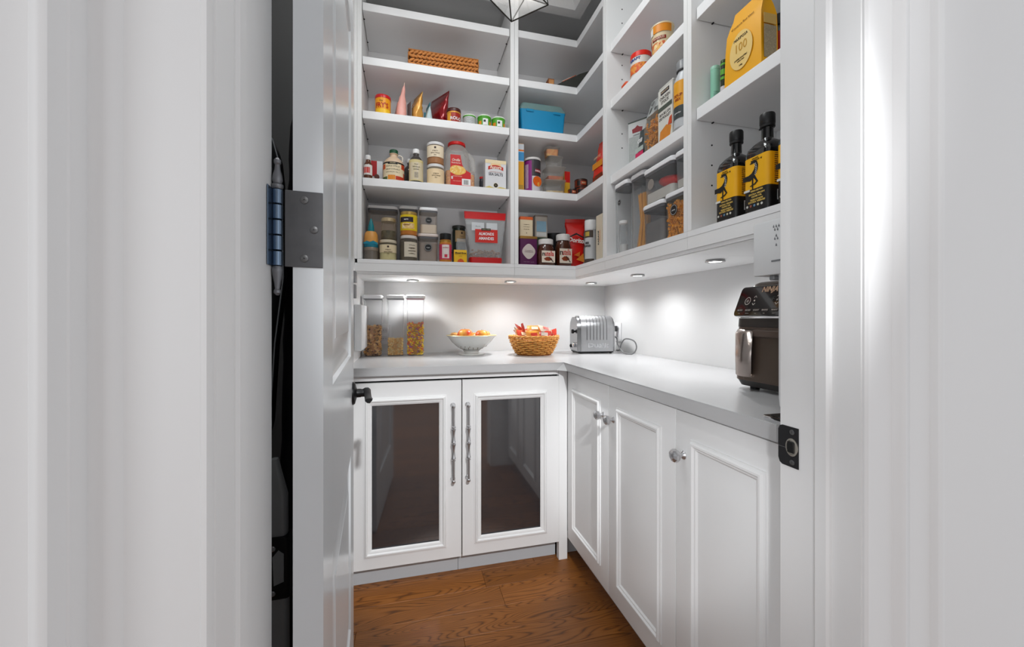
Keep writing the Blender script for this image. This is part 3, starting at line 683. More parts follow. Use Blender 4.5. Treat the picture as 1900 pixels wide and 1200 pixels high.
def pouch(label,cat,loc,w,d,H,mat,rz=0,seal=0.014,sealmat=None,name='pouch',group=None,topw=1.0,lean=0,amp=0.002,seed=1,sealname='seal',twist=0,botw=1.0,z=0,dz=1.0):
    t=T(name,label,cat,loc,rz,group); S_=[]; n=12
    for i in range(n+1):
        f=i/n; zz=f*(H-seal); bulge=max(0.02,(1-f**2.2))**0.6*(0.80+0.35*math.sin(math.pi*min(1,f*1.4))*dz)
        ww=w/2*(botw+(topw-botw)*f)*(0.97+0.03*math.cos(f*6)); S_.append((zz,ww,max(0.0018,d/2*bulge),min(0.02,max(0.0017,d/2*bulge*.95)),0,lean*f*f))
    bm=loft(S_,5); crinkle(bm,amp,55,seed); bmesh.ops.smooth_vert(bm,verts=bm.verts[:],factor=0.2)
    zmin=min(v.co.z for v in bm.verts)
    for v in bm.verts: v.co.z=max(v.co.z-zmin*0,0.0) if v.co.z<0.003 else v.co.z
    fin(bm,'bag',mat,t,smooth=60)
    s=loft([(H-seal-0.001,w/2*topw,0.0020,0.0018,0,lean),(H,w/2*topw,0.0012,0.0010,0,lean*1.08)],3); fin(s,sealname,sealmat or mat,t); return t
def bbox_thing(label,cat,loc,w,d,H,mat,rz=0,name='box',group=None,bev=0.0012):
    t=T(name,label,cat,loc,rz,group); fin(box(-w/2,w/2,-d/2,d/2,0,H,bev,1),'carton',mat,t); return t
PAPER='#e9dcc4'
# ---------------- left unit, upper shelf: wicker tray
x0,x1=onY(757,2.015),onY(889,2.015); tw=x1-x0; tH=0.080
t=T('wicker_tray','long low woven wicker tray alone on an upper shelf','tray',((x0+x1)/2,2.015+0.095,Z2+EPS))
WK=M('#c8803f',0.55,var=0.35,scale=55,bump=0.3)
def braid_side(L,nrow,H):
    bm=bmesh.new(); rh=H/nrow
    n=int(L/0.020)
    for r in range(nrow):
        for k in range(n):
            x=-L/2+(k+0.5+(0.3 if r%2 else 0))*L/n; sgn=1 if r%2 else -1
            x=min(max(x,-L/2+0.013),L/2-0.013)
            b=bmesh.new(); bmesh.ops.create_icosphere(b,subdivisions=1,radius=1)
            xform(b,TR(x,random.uniform(-.001,.001),(r+0.5)*rh)@RY(sgn*-28)@Matrix.Diagonal((0.0175,0.0055,rh*0.40,1)))
            me=bpy.data.meshes.new('t'); b.to_mesh(me); b.free(); bm.from_mesh(me); bpy.data.meshes.remove(me)
    return bm
hw,hd=tw/2,0.095
fin(box(-hw+0.006,hw-0.006,-hd+0.006,hd-0.006,0.0,0.006),'base',WK,t)
sh_=bmesh.new()
for (a,b,c,d) in ((-hw+.006,hw-.006,-hd+.006,-hd+.009),(-hw+.006,hw-.006,hd-.009,hd-.006),(-hw+.006,-hw+.009,-hd+.006,hd-.006),(hw-.009,hw-.006,-hd+.006,hd-.006)): addbox(sh_,a,b,c,d,0.004,tH-0.004)
fin(sh_,'liner',M('#5a3214',0.8),t)
for nm,L,mm in (('front',tw,TR(0,-hd+0.004,0)),('back',tw,TR(0,hd-0.004,0)),('left',2*hd,TR(-hw+0.004,0,0)@RZ(90)),('right',2*hd,TR(hw-0.004,0,0)@RZ(90))):
    b=braid_side(L-0.004,4,tH-0.002); xform(b,mm); fin(b,'woven_side',WK,t,smooth=60)
rim=bmesh.new(); addtube(rim,[(-hw+.004,-hd+.004,tH-.002),(hw-.004,-hd+.004,tH-.002),(hw-.004,hd-.004,tH-.002),(-hw+.004,hd-.004,tH-.002)],0.0042,8,True); fin(rim,'rim',M('#b06f33',0.5,var=0.3,scale=80),t,smooth=60)

# ---------------- left unit, third shelf down: cocoa tin, pouches, small jars
X,R,H=CY(696,725,2.055,174,Z3)
t=can('yellow and orange cocoa tin with red plastic lid, left end of its shelf','tin',(X,2.055,Z3+EPS),R,H,M('#f0a014',0.35,var=0.05),M('#c8141a',0.3),0.016,name='cocoa_tin')
fin(arcpatch(R,H*.05,H*.28,-60,60),'band',M('#f5c422',0.35),t)
txt("FRY'S",R*0.9,M('#b3151b',0.4),t,0,H*.45,0,R=R,width=R*1.75,bold=0.0006,ang=-6)
txt("150g",R*0.22,M('#3a2a10',0.4),t,0,H*.68,0,R=R,ang=-12)
Y_=2.10
X=onY(742,2.05)
pouch('pale pink pouch standing edge-on beside the cocoa tin','pouch',(X,2.115,Z3+EPS),0.13,0.046,0.185,M('#e9a79b',0.35,var=0.25,scale=12),D(-82),amp=0.003,seed=3,sealmat=M('#e3c6b4',0.4),lean=0.012,name='snack_pouch')
X=onY(770,2.05)
t=pouch('tan and orange foil pouch, creased open, behind the shelf front','pouch',(X,2.11,Z3+EPS),0.100,0.050,0.165,M('#d59a48',0.25,metal=0.2,var=0.3,scale=14),D(-66),amp=0.005,seed=8,lean=0.018,name='foil_pouch',sealmat=M('#b8924f',0.3,metal=0.4))
fin(box(-0.02,0.03,-0.033,-0.030,0.03,0.11,0.002,1),'printed_panel',M('#8d9396',0.3,metal=0.5,var=.3,scale=40),t)
X=onY(795,2.05)
t=pouch('small teal and white packet between the tan and dark red pouches','pouch',(X,2.09,Z3+EPS),0.075,0.030,0.105,M('#b9cdd0',0.4,var=.2,scale=20),D(-78),amp=0.002,seed=5,sealmat=M('#2c7d8e',0.4),seal=0.02,name='tea_packet')
fin(box(-0.0375,-0.030,-0.012,0.012,0.012,0.085,0.003,1),'side_stripe',M('#2f8396',0.4),t)
X=onY(813,2.06)
t=pouch('shiny dark red foil pouch standing edge-on, tallest on its shelf','pouch',(X,2.150,Z3+EPS),0.155,0.050,0.200,M('#8e0f18',0.18,metal=0.25,var=.2,scale=10,coat=.5),D(-58),amp=0.006,seed=12,lean=0.02,name='foil_pouch')
fin(box(-0.07,-0.015,-0.031,-0.029,0.02,0.10,0.002,1),'printed_panel',M('#9aa0a4',0.3,var=.4,scale=60),t)
X,R,H=CY(829,855,2.04,199,Z3)
t=can('small jar of chocolate powder with dark brown lid and red label','jar',(X,2.04,Z3+EPS),R,H,M('#a3281a',0.35),M('#4a1a12',0.35),0.016,name='cocoa_jar')
fin(arcpatch(R,H*.66,H*.74,-90,90),'gold_band',M('#d9a240',0.35,metal=.3),t); fin(arcpatch(R,H*.02,H*.64,-70,-30),'yellow_panel',M('#e0a030',0.4),t)
txt('ROLO',R*0.62,WHP,t,0,H*.24,0,R=R,bold=.0005,ang=12)
for (a,b,yt,side,l,yy) in ((859,883,211,'#c7ccc8','low round tub with green rim and grey printed side, first of three by the jar',2.045),(886,911,212,'#4f9f2a','low round green tub with cartoon cow label, middle of the three',2.04),(912,937,216,'#58a833','low round green tub with cow label, right of the three beside the partition',2.04)):
    X,R,H=CY(a,b,yy,yt,Z3)
    t=can(l.replace(' cartoon cow',' black and white'),'tub',(X,yy,Z3+EPS),R,H,M(side,0.4,var=.06),M('#dfe6da',0.35),0.006,name='snack_tub')
    fin(arcpatch(R*1.0+.0004,H*.78,H*.90,-100,100),'green_band',M('#4ea32c',0.4),t)
    if side!='#c7ccc8':
        fin(arcpatch(R+.0006,H*.05,H*.62,-22,22),'white_patch',WHP,t); fin(arcpatch(R+.0012,H*.30,H*.50,-16,2),'black_patch',BLK,t); fin(arcpatch(R+.0006,H*.1,H*.42,-62,-34),'orange_patch',M('#e08a22',.4),t); fin(arcpatch(R+.0006,H*.1,H*.42,36,62),'orange_patch',M('#e08a22',.4),t)
    else: fin(arcpatch(R+.0006,H*.05,H*.7,-70,70),'paper_label',PRINT('#cfd2d0','#5a5f66',90,.5),t)
# ---------------- left unit, second shelf up
def bottle(label,loc,R,H,body,cap,caph,shoulder,neckr,content=None,labels=(),rz=0,name='bottle',cat='bottle',group=None):
    t=T(name,label,cat,loc,rz,group)
    fin(lathe([(R*.9,0),(R,.004),(R,H*shoulder),(R*.93,H*(shoulder+.06)),(R*.70,H*(shoulder+.13)),(neckr,H*(shoulder+.20)),(neckr,H-caph)],28),'body',body,t)
    fin(lathe([(neckr*1.15,H-caph+.0004),(neckr*1.22,H-caph+.002),(neckr*1.22,H-.003),(neckr*1.12,H)],24),'cap',cap,t)
    for (m,z0,z1,a0,a1) in labels: fin(arcpatch(R+.0003,z0*H,z1*H,a0,a1),'paper_label',m,t)
    return t
X,R,H=CY(675,691,2.05,286,Z4)
t=bottle('small amber extract bottle with white cap at the left end, red and white label',(X,2.05,Z4+EPS),R,H,M('#5e2c12',0.12,coat=.5),WHP,.022,.58,R*.52,labels=((M('#e9e4e0',.4),.20,.60,-75,75),(M('#d3241a',.4),.27,.50,-75,30)))
x,w_,h_=BY(691,704,2.09,297,Z4)
t=bbox_thing('red and white seasoning packet behind the amber extract bottle','packet',(x+.004,2.115,Z4+EPS),w_+.022,.03,h_,M('#dfe2e4',.45,var=.05),name='seasoning_packet')
fin(box(-w_/2-.011,0.0,-.0165,-.0151,h_*.35,h_*.99),'red_panel',M('#b3161c',.4),t); fin(box(-w_/2-.011,w_/2+.011,-.0165,-.0151,0.002,h_*.26),'orange_panel',M('#e0562a',.4),t)
fin(lathe([(0.012,0),(0.012,0.006)],18),'dish_picture',M('#5a2a1c',.4),t,(0,-.0151,h_*.33),(D(90),0,0))
X,R,H=CY(703,712,2.16,300,Z4)
t=bottle('slim dark bottle half hidden behind the syrup jug',(X,2.21,Z4+EPS),.019,.125,M('#1f1e1c',.15,coat=.4),M('#2b2b2b',.4),.02,.62,.010)
# syrup jug
X,R,H=CY(711,750,2.065,272,Z4)
t=T('syrup_jug','cream plastic maple syrup jug with green cap and small ring handle','jug',(X,2.065,Z4+EPS))
JB=M('#d9bda0',0.38,var=.04)
fin(lathe([(R*.92,0),(R,.005),(R,H*.52),(R*.95,H*.60),(R*.80,H*.68),(R*.55,H*.75),(R*.36,H*.79),(R*.34,H*.86),(R*.42,H*.87),(R*.42,H*.885)],30),'body',JB,t)
fin(lathe([(R*.36,H*.885),(R*.41,H*.89),(R*.41,H*.985),(R*.37,H)],24),'cap',M('#0f4a2c',.4),t)
fin(tube([(R*.40,0,H*.845),(R*.62,0,H*.86),(R*.82,0,H*.82),(R*.86,0,H*.75),(R*.80,0,H*.67)],.0042,8),'handle',M('#d8d2c8',.4),t,smooth=60)
fin(arcpatch(R+.0003,H*.03,H*.55,-82,82),'paper_label',M('#e6d5b3',.45),t)
fin(arcpatch(R+.0010,H*.52,H*.56,-82,82),'black_line',BLK,t)
fin(arcpatch(R+.0012,H*.49,H*.56,-30,22),'black_panel',BLK,t); txt('KIRKLAND',.007,M('#d8c9a0',.4),t,0,H*.525,0,R=R+.0012,width=.026,ang=-4)
for a0,a1,z0,z1,c in ((-80,-48,.36,.50,'#d8602a'),(46,80,.38,.52,'#c6451f'),(-30,10,.04,.17,'#e08a2c'),(12,62,.04,.15,'#c2391c'),(-78,-34,.04,.13,'#4a5a2a'),(62,80,.05,.28,'#b84c2e')): fin(arcpatch(R+.0008,H*z0,H*z1,a0,a1),'leaf_print',M(c,.45,var=.4,scale=90),t)
for s,zz in (('MAPLE SYRUP',.43),("SIROP D'ERABLE",.34),('CANADA No 1',.26)): txt(s,.008,M('#3f3a22',.4),t,0,H*zz,0,R=R,width=R*1.35,ang=-4)
# dark glass bottle with cream label
X,R,H=CY(759,785,2.05,273,Z4)
t=bottle('dark glass bottle with white cap and large cream botanical label',(X,2.05,Z4+EPS),R,H,M('#3d3734',.08,coat=.6,var=.1),WHP,.022,.62,R*.40,labels=((M('#d5c68f',.5,var=.05),.06,.66,-78,78),(M('#d8cbb4',.5),.09,.58,-62,66)))
for k,s in enumerate(('Pure','VANILLA','extract')): txt(s,.009,M('#4d4636',.5),t,0,H*(.52-.07*k),0,R=R+.0006)
fin(arcpatch(R+.0012,H*.14,H*.30,-14,16),'flower_print',PRINT('#d8cbb4','#5a5142',140,.35),t)
t=bottle('second dark bottle standing behind the cream labelled bottle',(X-.030,2.155,Z4+EPS),R*.98,H*.93,M('#3a3532',.1,coat=.6),WHP,.02,.60,R*.38)
# two stacked jars
X,R,H=CY(792,824,2.055,303,Z4)
SPICE=M('#b0733a',.35,var=.1)
def paperjar(label,loc,R,H,cont,fill,lab_c=PAPER,z0=.22,z1=.78,a0=-72,a1=55,lid=None,glass=None,dot=True):
    t=jar(label,'jar',loc,R,H,glass or CLR('#f2ead8',.14),lid or M('#e3e3e4',.35,var=.02),cont,fill,labels=((M(lab_c,.55,var=.03),z0,z1,a0,a1),),lidh=.013,neck=.93,name='spice_jar')
    if dot: fin(arcpatch(R+.0010,H*(z1-.15),H*(z1-.06),(a0+a1)/2-6,(a0+a1)/2+6),'emblem',M('#3a2a24',.5),t)
    for k in range(3): txt(('organic','spice blend','bio')[k],R*.22,M('#6b5640',.5),t,0,H*(z1-.24-.10*k),0,R=R+.0008,ang=(a0+a1)/2)
    return t
Hb=H
paperjar('lower jar of the stacked pair beside the popcorn jug, blank cream label',(X,2.055,Z4+EPS),R,Hb,M('#e2cba4',.4),1.05,'#ecd3ab',.03,.76,-80,80,dot=False)
Z_=Z4+EPS+Hb; Ht=zat(262,X,2.055-R)-Z_
paperjar('upper jar of the stacked pair beside the popcorn jug, brown spice under cream label',(X,2.055,Z_+EPS),R*1.02,Ht,SPICE,1.1,'#ecdcc0',.30,.82,-72,60)
# popcorn jug
x,w_,H=BY(827,888,2.035,262,Z4); jw=onY(872,2.035)-onY(827,2.035); jx=onY(827,2.035)+jw/2
H=zat(262,jx,2.035)-Z4; d_=.115
t=T('popcorn_jug','large clear plastic popcorn jug with red lid, red label and moulded handle','jug',(jx,2.035+d_/2,Z4+EPS))
CJ=CLR('#eceae6',.48,.25)
fin(loft([(0,jw/2*.95,d_/2*.95,.02),(.006,jw/2,d_/2,.024),(H*.68,jw/2,d_/2,.03),(H*.80,jw/2*.97,d_/2*.97,.04),(H*.90,jw/2*.85,d_/2*.85,.045),(H*.945,.043,.043,.043),(H*.96,.040,.040,.040)],7),'body',CJ,t)
hg=bmesh.new(); 
addtube(hg,[(jw/2*.72,0,H*.84),(jw/2*1.02,0,H*.80),(jw/2*1.32,0,H*.70),(jw/2*1.42,0,H*.56),(jw/2*1.44,0,H*.44)],[.012,.014,.014,.013,.013],10)
addloft(hg,[(0,.020,d_/2*.8,.015,jw/2*1.0+.008,0),(H*.36,.021,d_/2*.8,.018,jw/2*1.0+.008,0),(H*.44,.017,d_/2*.5,.015,jw/2*1.08+.006,0)],5)
fin(hg,'handle',CJ,t,smooth=50)
fin(lathe([(.040,H*.962),(.045,H*.965),(.046,H*.99),(.044,H*1.03),(.036,H*1.045),(.012,H*1.05)],30),'lid',M('#d3120f',.35),t)
GR=SPECK('#f09a22','#cf7a1c','#ffc45a',110)
fin(loft([(.002,jw/2*.93,d_/2*.93,.02),(H*.36,jw/2*.965,d_/2*.965,.022),(H*.385,jw/2*.6,d_/2*.6,.02)],5),'kernels',GR,t)
fin(loft([(.002,.019,d_/2*.74,.014,jw/2*1.0+.008,0),(H*.32,.0195,d_/2*.74,.016,jw/2*1.0+.008,0)],4),'kernels',GR,t)
fy=-d_/2-.0006
lw=jw*.86
P=[(-lw*.36,H*.02),(lw*.62,H*.02),(lw*.62,H*.33),(lw*.46,H*.36),(lw*.30,H*.42),(lw*.20,H*.50),(lw*.16,H*.60),(lw*.12,H*.70),(-lw*.36,H*.70)]
lb=fin(xf_front(P,fy,.0007),'paper_label',M('#c9171b',.4,var=.04),t)
fy2=fy-.0009
pc=[( -lw*.02+lw*.40*math.cos(a)*random.uniform(.88,1.05),H*.37+H*.11*math.sin(a)*random.uniform(.85,1.1)) for a in [k*.3142 for k in range(20)]]
fin(xf_front(pc,fy2,.0007),'popcorn_print',SPECK('#f0c765','#e9b04a','#f6dc9a',150),lb)
txt('Orville',.018,M('#f3e3d3',.4),lb,-lw*.10,H*.585,fy2,width=.040,shear=.25,bold=.0003); txt('Redenbacher',.012,M('#f3e3d3',.4),lb,-lw*.09,H*.525,fy2,width=.048,shear=.25)
txt('GOURMET POPCORN',.006,M('#f6dfc0',.4),lb,-lw*.02,H*.235,fy2,width=.045)
fin(plate(lw*.42,H*.05,H*.19,fy2,.0006,cx=lw*.40),'barcode_panel',M('#ececec',.4),lb)
bb=bmesh.new()
for k in range(9): addbox(bb,lw*.27+k*lw*.026,lw*.27+k*lw*.026+lw*(.008+.008*(k%3)/2),fy2-.0012,fy2-.0007,H*.065,H*.165)
fin(bb,'barcode',BLK,lb)
txt('MAIS A ECLATER',.006,M('#f1bfa6',.4),lb,-lw*.05,H*.13,fy2,width=.040); fin(plate(.008,H*.17,H*.23,fy2,.0005,cx=-lw*.28),'nutrition_mark',M('#d8d8d8',.4),lb)
X=onY(894,2.12)
jar('dark small jar with red rim between the popcorn jug and the salt box','jar',(X+.004,2.125,Z4+EPS),.017,.092,M('#34343a',.2),M('#b8201c',.4),lidh=.010,neck=.9)
x,w_,H=BY(900,939,2.035,297,Z4)
t=bbox_thing('cream and white box of sea salt with red arched name, right end of its shelf','box',(x,2.035+.028,Z4+EPS),w_,.055,H,M('#dcdcdf',.45),D(1.5),name='salt_box')
fy=-.0277
fin(plate(w_*.995,H*.88,H*.995,fy),'cream_band',M('#efdcb4',.5),t)
P=[(-w_*.36+w_*.72*k/10,H*(.66+.06*math.sin(math.pi*k/10))) for k in range(11)]+[(w_*.36-w_*.72*k/10,H*(.77+.06*math.sin(math.pi*k/10))) for k in range(11)]
fin(xf_front(P,fy,.0008),'red_ribbon',M('#c32a1c',.4),t); txt('Aurora',.024,M('#f4e3cf',.4),t,0,H*.755,fy-.0008,width=w_*.56,bold=.0005)
hl=[(w_*.27*math.cos(a),H*.80+H*.12*math.sin(a)) for a in [math.pi*k/12 for k in range(13)]]; fin(xf_front(hl,fy,.0004),'sun_arch',M('#f2cf9b',.5),t)
txt('MEDITERRANEAN',.005,M('#b96a5a',.5),t,0,H*.60,fy,width=w_*.6); txt('SEA SALTS',.020,M('#3b3b46',.4),t,0,H*.52,fy,width=w_*.68,bold=.0003)
fin(disc(w_*.125,0,H*.16,fy,.0008),'seal_ring',M('#e9e2cf',.4),t); fin(disc(w_*.10,0,H*.16,fy-.0006,.0008),'seal_emblem',M('#2d2620',.4),t); txt('N',.008,M('#c8b06a',.4),t,0,H*.16,fy-.0016)
fin(xf_front([(-w_*.49,H*.01),(w_*.49,H*.01),(w_*.49,H*.09),(w_*.2,H*.12),(0,H*.05),(-w_*.3,H*.13),(-w_*.49,H*.08)],fy,.0004),'field_print',M('#cdb96a',.5,var=.2,scale=40),t)
# ---------------- left unit, bottom level
DZ=DECK
def LBL(c=PAPER): return M(c,.55,var=.03)
BR=CLR('#e8dcd2',.40)
x,w_,H=BY(681,738,2.135,381,DZ)
tub('largest square container at the left end of the bottom level, taupe contents','container',(x,2.135+.05,DZ+EPS),w_,.10,H,M('#a08a7c',.6,var=.1),.78,body=BR)
x,w_,H=BY(740,776,2.135,382,DZ)
tub('square container standing behind the yellow cashew jar','container',(x,2.135+.05,DZ+EPS),w_,.10,H,M('#8c7668',.6),.5,body=BR)
x,w_,H=BY(775,814,2.04,433,DZ)
tub('lower of two stacked square containers with round black stickers','container',(x,2.04+.05,DZ+EPS),w_,.10,H,M('#968a80',.6,var=.25,scale=30),.80,body=BR,sticker='sugar',stz=.52,str_=.019,lidc='#d8c9c2')
Zt=DZ+EPS+H
x2,w2,_=BY(778,813,2.04,386,DZ); H2=zat(384,x2,2.04)-Zt
tub('upper of two stacked square containers, half full of white flour','container',(x2,2.04+.05,Zt+EPS),w2,.09,H2,M('#f4e9d6',.8,var=.03),.42,body=BR,sticker='flour',stz=.50,str_=.0175)
# leaning teal and orange bottle on a brown jar
X,R,H=CY(675,702,2.045,458,DZ)
can('grey-brown squat jar at the far left of the bottom level, bottle resting on it','jar',(X,2.045,DZ+EPS),R,H,M('#6e665e',.25,var=.15,coat=.3),M('#8b7d70',.3,metal=.3),.016,name='spice_jar')
Zt=DZ+EPS+H
t=T('squeeze_bottle','orange squeeze bottle with teal base and pointed teal cap, above the left jar','bottle',(X,2.045,Zt+EPS)); Hq=zat(404,X,2.03)-Zt
fin(lathe([(R*.93,0),(R,.004),(R,Hq*.12)],24),'base_band',M('#147f98',.35),t); fin(lathe([(R*.985,Hq*.121),(R*.98,Hq*.30),(R*.90,Hq*.46),(R*.70,Hq*.54)],24),'body',M('#d99a4c',.4,var=.15),t)
fin(xf_front([(-R,Hq*.13),(-R*.5,Hq*.20),(-R*.1,Hq*.17),(R*.4,Hq*.21),(R,Hq*.14),(R,Hq*.10),(-R,Hq*.10)],-R*.99,.0006),'wave_band',M('#147f98',.35),t)
fin(lathe([(R*.45,Hq*.541),(R*.43,Hq*.70),(R*.22,Hq*.90),(R*.05,Hq)],18),'cap',M('#127a84',.35),t)
# pistachio jar on cream jar
X,R,H=CY(704,736,2.045,444,DZ)
paperjar('cream filled jar with blank paper label under the pistachio jar',(X,2.045,DZ+EPS),R,H,M('#cfc694',.5,var=.03),1.08,'#dfcda8',.38,.76,-70,75,lid=M('#cfc4ae',.35))
Zt=DZ+EPS+H; H2=zat(404,X,2.02)-Zt
jar('glass jar of dark green nuts with pale metal lid, top of its stack','jar',(X+.002,2.045,Zt+EPS),R*.88,H2,CLR('#e3d8c4',.16),M('#c4b08c',.3,metal=.6),SPECK('#4a4326','#5d5230','#2c2718',90),.62,neck=.92,lidh=.016,name='nut_jar')
# cashew jar on labelled jar
X,R,H=CY(743,774,2.045,436,DZ)
t=paperjar('dark jar with large white text label below the yellow cashew jar',(X,2.045,DZ+EPS),R,H,M('#4a4032',.5,var=.1),1.08,'#d6ccb8',.16,.74,-32,75,dot=False,lid=M('#dcd5cf',.35))
for k in range(4): txt(('whole','INGREDIENTS','organic cumin','net 240 g')[k],.006,M('#4c453c',.5),t,0,H*(.62-.11*k),0,R=R+.0008,ang=22,width=R*.8)
Zt=DZ+EPS+H; H2=zat(393,X,2.02)-Zt
t=jar('yellow labelled cashew jar with brass coloured lid, on top of a labelled jar','jar',(X,2.045,Zt+EPS),R*1.0,H2,M('#b8702c',.3,var=.2,scale=60),M('#c9a860',.3,metal=.7),None,.9,labels=((M('#e0c21c',.4,var=.05),.20,.86,-85,85),),neck=.93,lidh=.014,name='nut_jar')
fin(arcpatch(R+.0010,H2*.55,H2*.76,-68,30),'black_panel',M('#241a2c',.4),t); txt('NUTS',.008,WHP,t,0,H2*.65,0,R=R+.0014,ang=-18,bold=.0003)
fin(arcpatch(R+.0010,H2*.27,H2*.50,-50,38),'cashew_print',SPECK('#e9c987','#d8a860','#f2dfb0',120),t); txt('Cashews',.010,M('#7a3f1c',.4),t,0,H2*.44,0,R=R+.0016,ang=-14,width=.028,shear=.2)
# spice bottle
X,R,H=CY(815,838,2.04,432,DZ)
t=jar('orange spice bottle with black cap, gold band and pink label','bottle',(X,2.04,DZ+EPS),R,H,M('#c07a2c',.3,var=.15,scale=60),BLK,labels=((M('#cc3a5c',.4),.10,.62,-85,85),(M('#e8e2dc',.45),.14,.60,-36,30)),neck=.86,lidh=.030,name='spice_bottle')
fin(lathe([(R*.90,H*.69),(R*.95,H*.70),(R*.95,H*.745),(R*.90,H*.755)],24),'gold_band',M('#b99a4a',.3,metal=.8),t); txt('PAPRIKA',.007,M('#c23a50',.4),t,0,H*.50,0,R=R+.0008,width=R*.9,ang=-3)
fin(arcpatch(R+.0010,H*.17,H*.27,-14,12),'red_panel',M('#d2364e',.4),t)
# mug with jar on top behind, plastic bag
X,R,H=CY(839,866,2.135,456,DZ)
t=T('mug','dark grey mug mostly hidden behind the clear plastic bag','mug',(X+.004,2.20,DZ+EPS)); fin(lathe([(.033,0),(.036,.004),(.037,.095),(.0345,.095),(.034,.008)],24),'body',M('#3d3f42',.35),t)
fin(tube([(-.034,0,.080),(-.052,0,.076),(-.055,0,.050),(-.046,0,.028),(-.034,0,.022)],.004,8),'handle',M('#3d3f42',.35),t)
Zm=DZ+EPS+.095; Hm=zat(418,X,2.17)-Zm
t=paperjar('olive dark jar with kraft label standing on the grey mug',(X+.004,2.20,Zm+EPS),.037,Hm,M('#5e4322',.4,var=.15),1.05,'#c9a878',.30,.78,-36,75,glass=M('#2f3a33',.12,coat=.4),lid=M('#4c4f4c',.35,metal=.3))
t=pouch('crumpled clear plastic bag with yellow honey label leaning at the bottom level','bag',(onY(857,2.06),2.085,DZ+EPS),.076,.050,.135,CLR('#dfe2e4',.55,.15),D(4),amp=.007,seed=21,topw=.62,name='plastic_bag')
lw=onY(866,2.04)-onY(842,2.04)
bt=T('honey_packet','small yellow honey packet printed with black name, in front of the plastic bag','packet',(onY(854,2.022),2.022,DZ+EPS)); hh=zat(464,.26,2.022)-DZ
fin(crinkle(loft([(0,lw/2,.011,.004),(hh*.5,lw/2,.012,.006),(hh,lw/2*.98,.003,.002)],3),.0008,60,2),'packet_body',M('#e9b81c',.35,var=.06),bt); txt('BeeHive',.010,BLK,bt,0,hh*.74,-.013,width=lw*.82,bold=.0004)
fin(xf_front([(-lw*.25,.002),(lw*.3,.002),(lw*.18,hh*.24),(0,hh*.32),(-lw*.2,hh*.2)],-.0128,.0006),'hive_print',M('#d2521c',.4),bt); txt('HONEY',.005,M('#7a4a10',.4),bt,0,hh*.50,-.013)
# almond bag
x,w_,H=BY(863,941,2.035,391,DZ)
t=T('almond_bag','clear zip bag of almonds with red top band and red base','bag',(x,2.035+.035,DZ+EPS),D(-1))
bm=loft([(0,w_*.37,.030,.012),(H*.06,w_*.375,.034,.015),(H*.25,w_*.38,.034,.016),(H*.5,w_*.42,.028,.014),(H*.70,w_*.46,.020,.010),(H*.86,w_*.485,.008,.005)],7); 
bmesh.ops.subdivide_edges(bm,edges=[e for e in bm.edges if abs(e.verts[0].co.z-e.verts[1].co.z)>.01],cuts=4,use_grid_fill=True); crinkle(bm,.004,45,6); 
for v in bm.verts: v.co.z=max(0,v.co.z)
fin(bm,'bag',CLR('#eceff0',.60,.12),t,smooth=60)
fin(crinkle(loft([(H*.858,w_*.485,.0065,.004),(H*.90,w_*.495,.005,.004),(H,w_*.50,.0025,.002)],4),.0006,50,2),'zip_band',M('#d01418',.35,var=.12,scale=40),t)
fin(crinkle(loft([(0.0002,w_*.372,.033,.014),(H*.08,w_*.385,.0375,.016),(H*.125,w_*.387,.0375,.016)],7),.0012,50,4),'red_base',M('#c4161a',.35,var=.1,scale=30),t)
al=bmesh.new(); 
for _ in range(120):
    b=bmesh.new(); bmesh.ops.create_icosphere(b,subdivisions=1,radius=1)
    xform(b,TR(random.uniform(-w_*.33,w_*.33),random.uniform(-.024,.024),random.uniform(H*.125,H*.20)+.02*random.random())@RZ(random.random()*360)@RX(random.random()*90)@Matrix.Diagonal((.0115,.0065,.0045,1))); me=bpy.data.meshes.new('t'); b.to_mesh(me); b.free(); al.from_mesh(me); bpy.data.meshes.remove(me)
o=fin(al,'almonds',M('#a87c56',.6,var=.3,scale=50),t,smooth=60); o['kind']='stuff'
fy=-.0385
lb=fin(plate(w_*.53,H*.40,H*.645,fy,.0008,cx=0),'red_label',M('#cf2a20',.4),t); 
txt('ALMONDS',.020,WHP,lb,0,H*.56,fy-.0008,width=w_*.36,bold=.0006); txt('AMANDES',.020,WHP,lb,0,H*.475,fy-.0008,width=w_*.36,bold=.0006)
fin(plate(w_*.22,H*.625,H*.665,fy-.0006,.0008,cx=-.002),'black_panel',BLK,lb); txt('KIRKLAND',.006,M('#d8c9a0',.4),lb,-.002,H*.645,fy-.0018,width=w_*.19)
fin(plate(w_*.29,H*.62,H*.77,fy+.0015,.0006,cx=-w_*.20),'white_panel',M('#cfd3d6',.5),t); fin(plate(w_*.26,H*.645,H*.77,fy+.0015,.0006,cx=w_*.13),'white_panel',M('#cfd3d6',.5),t)
txt('680 g  1.5 lb',.005,M('#3a3a46',.5),t,-w_*.2,H*.70,fy+.0009)

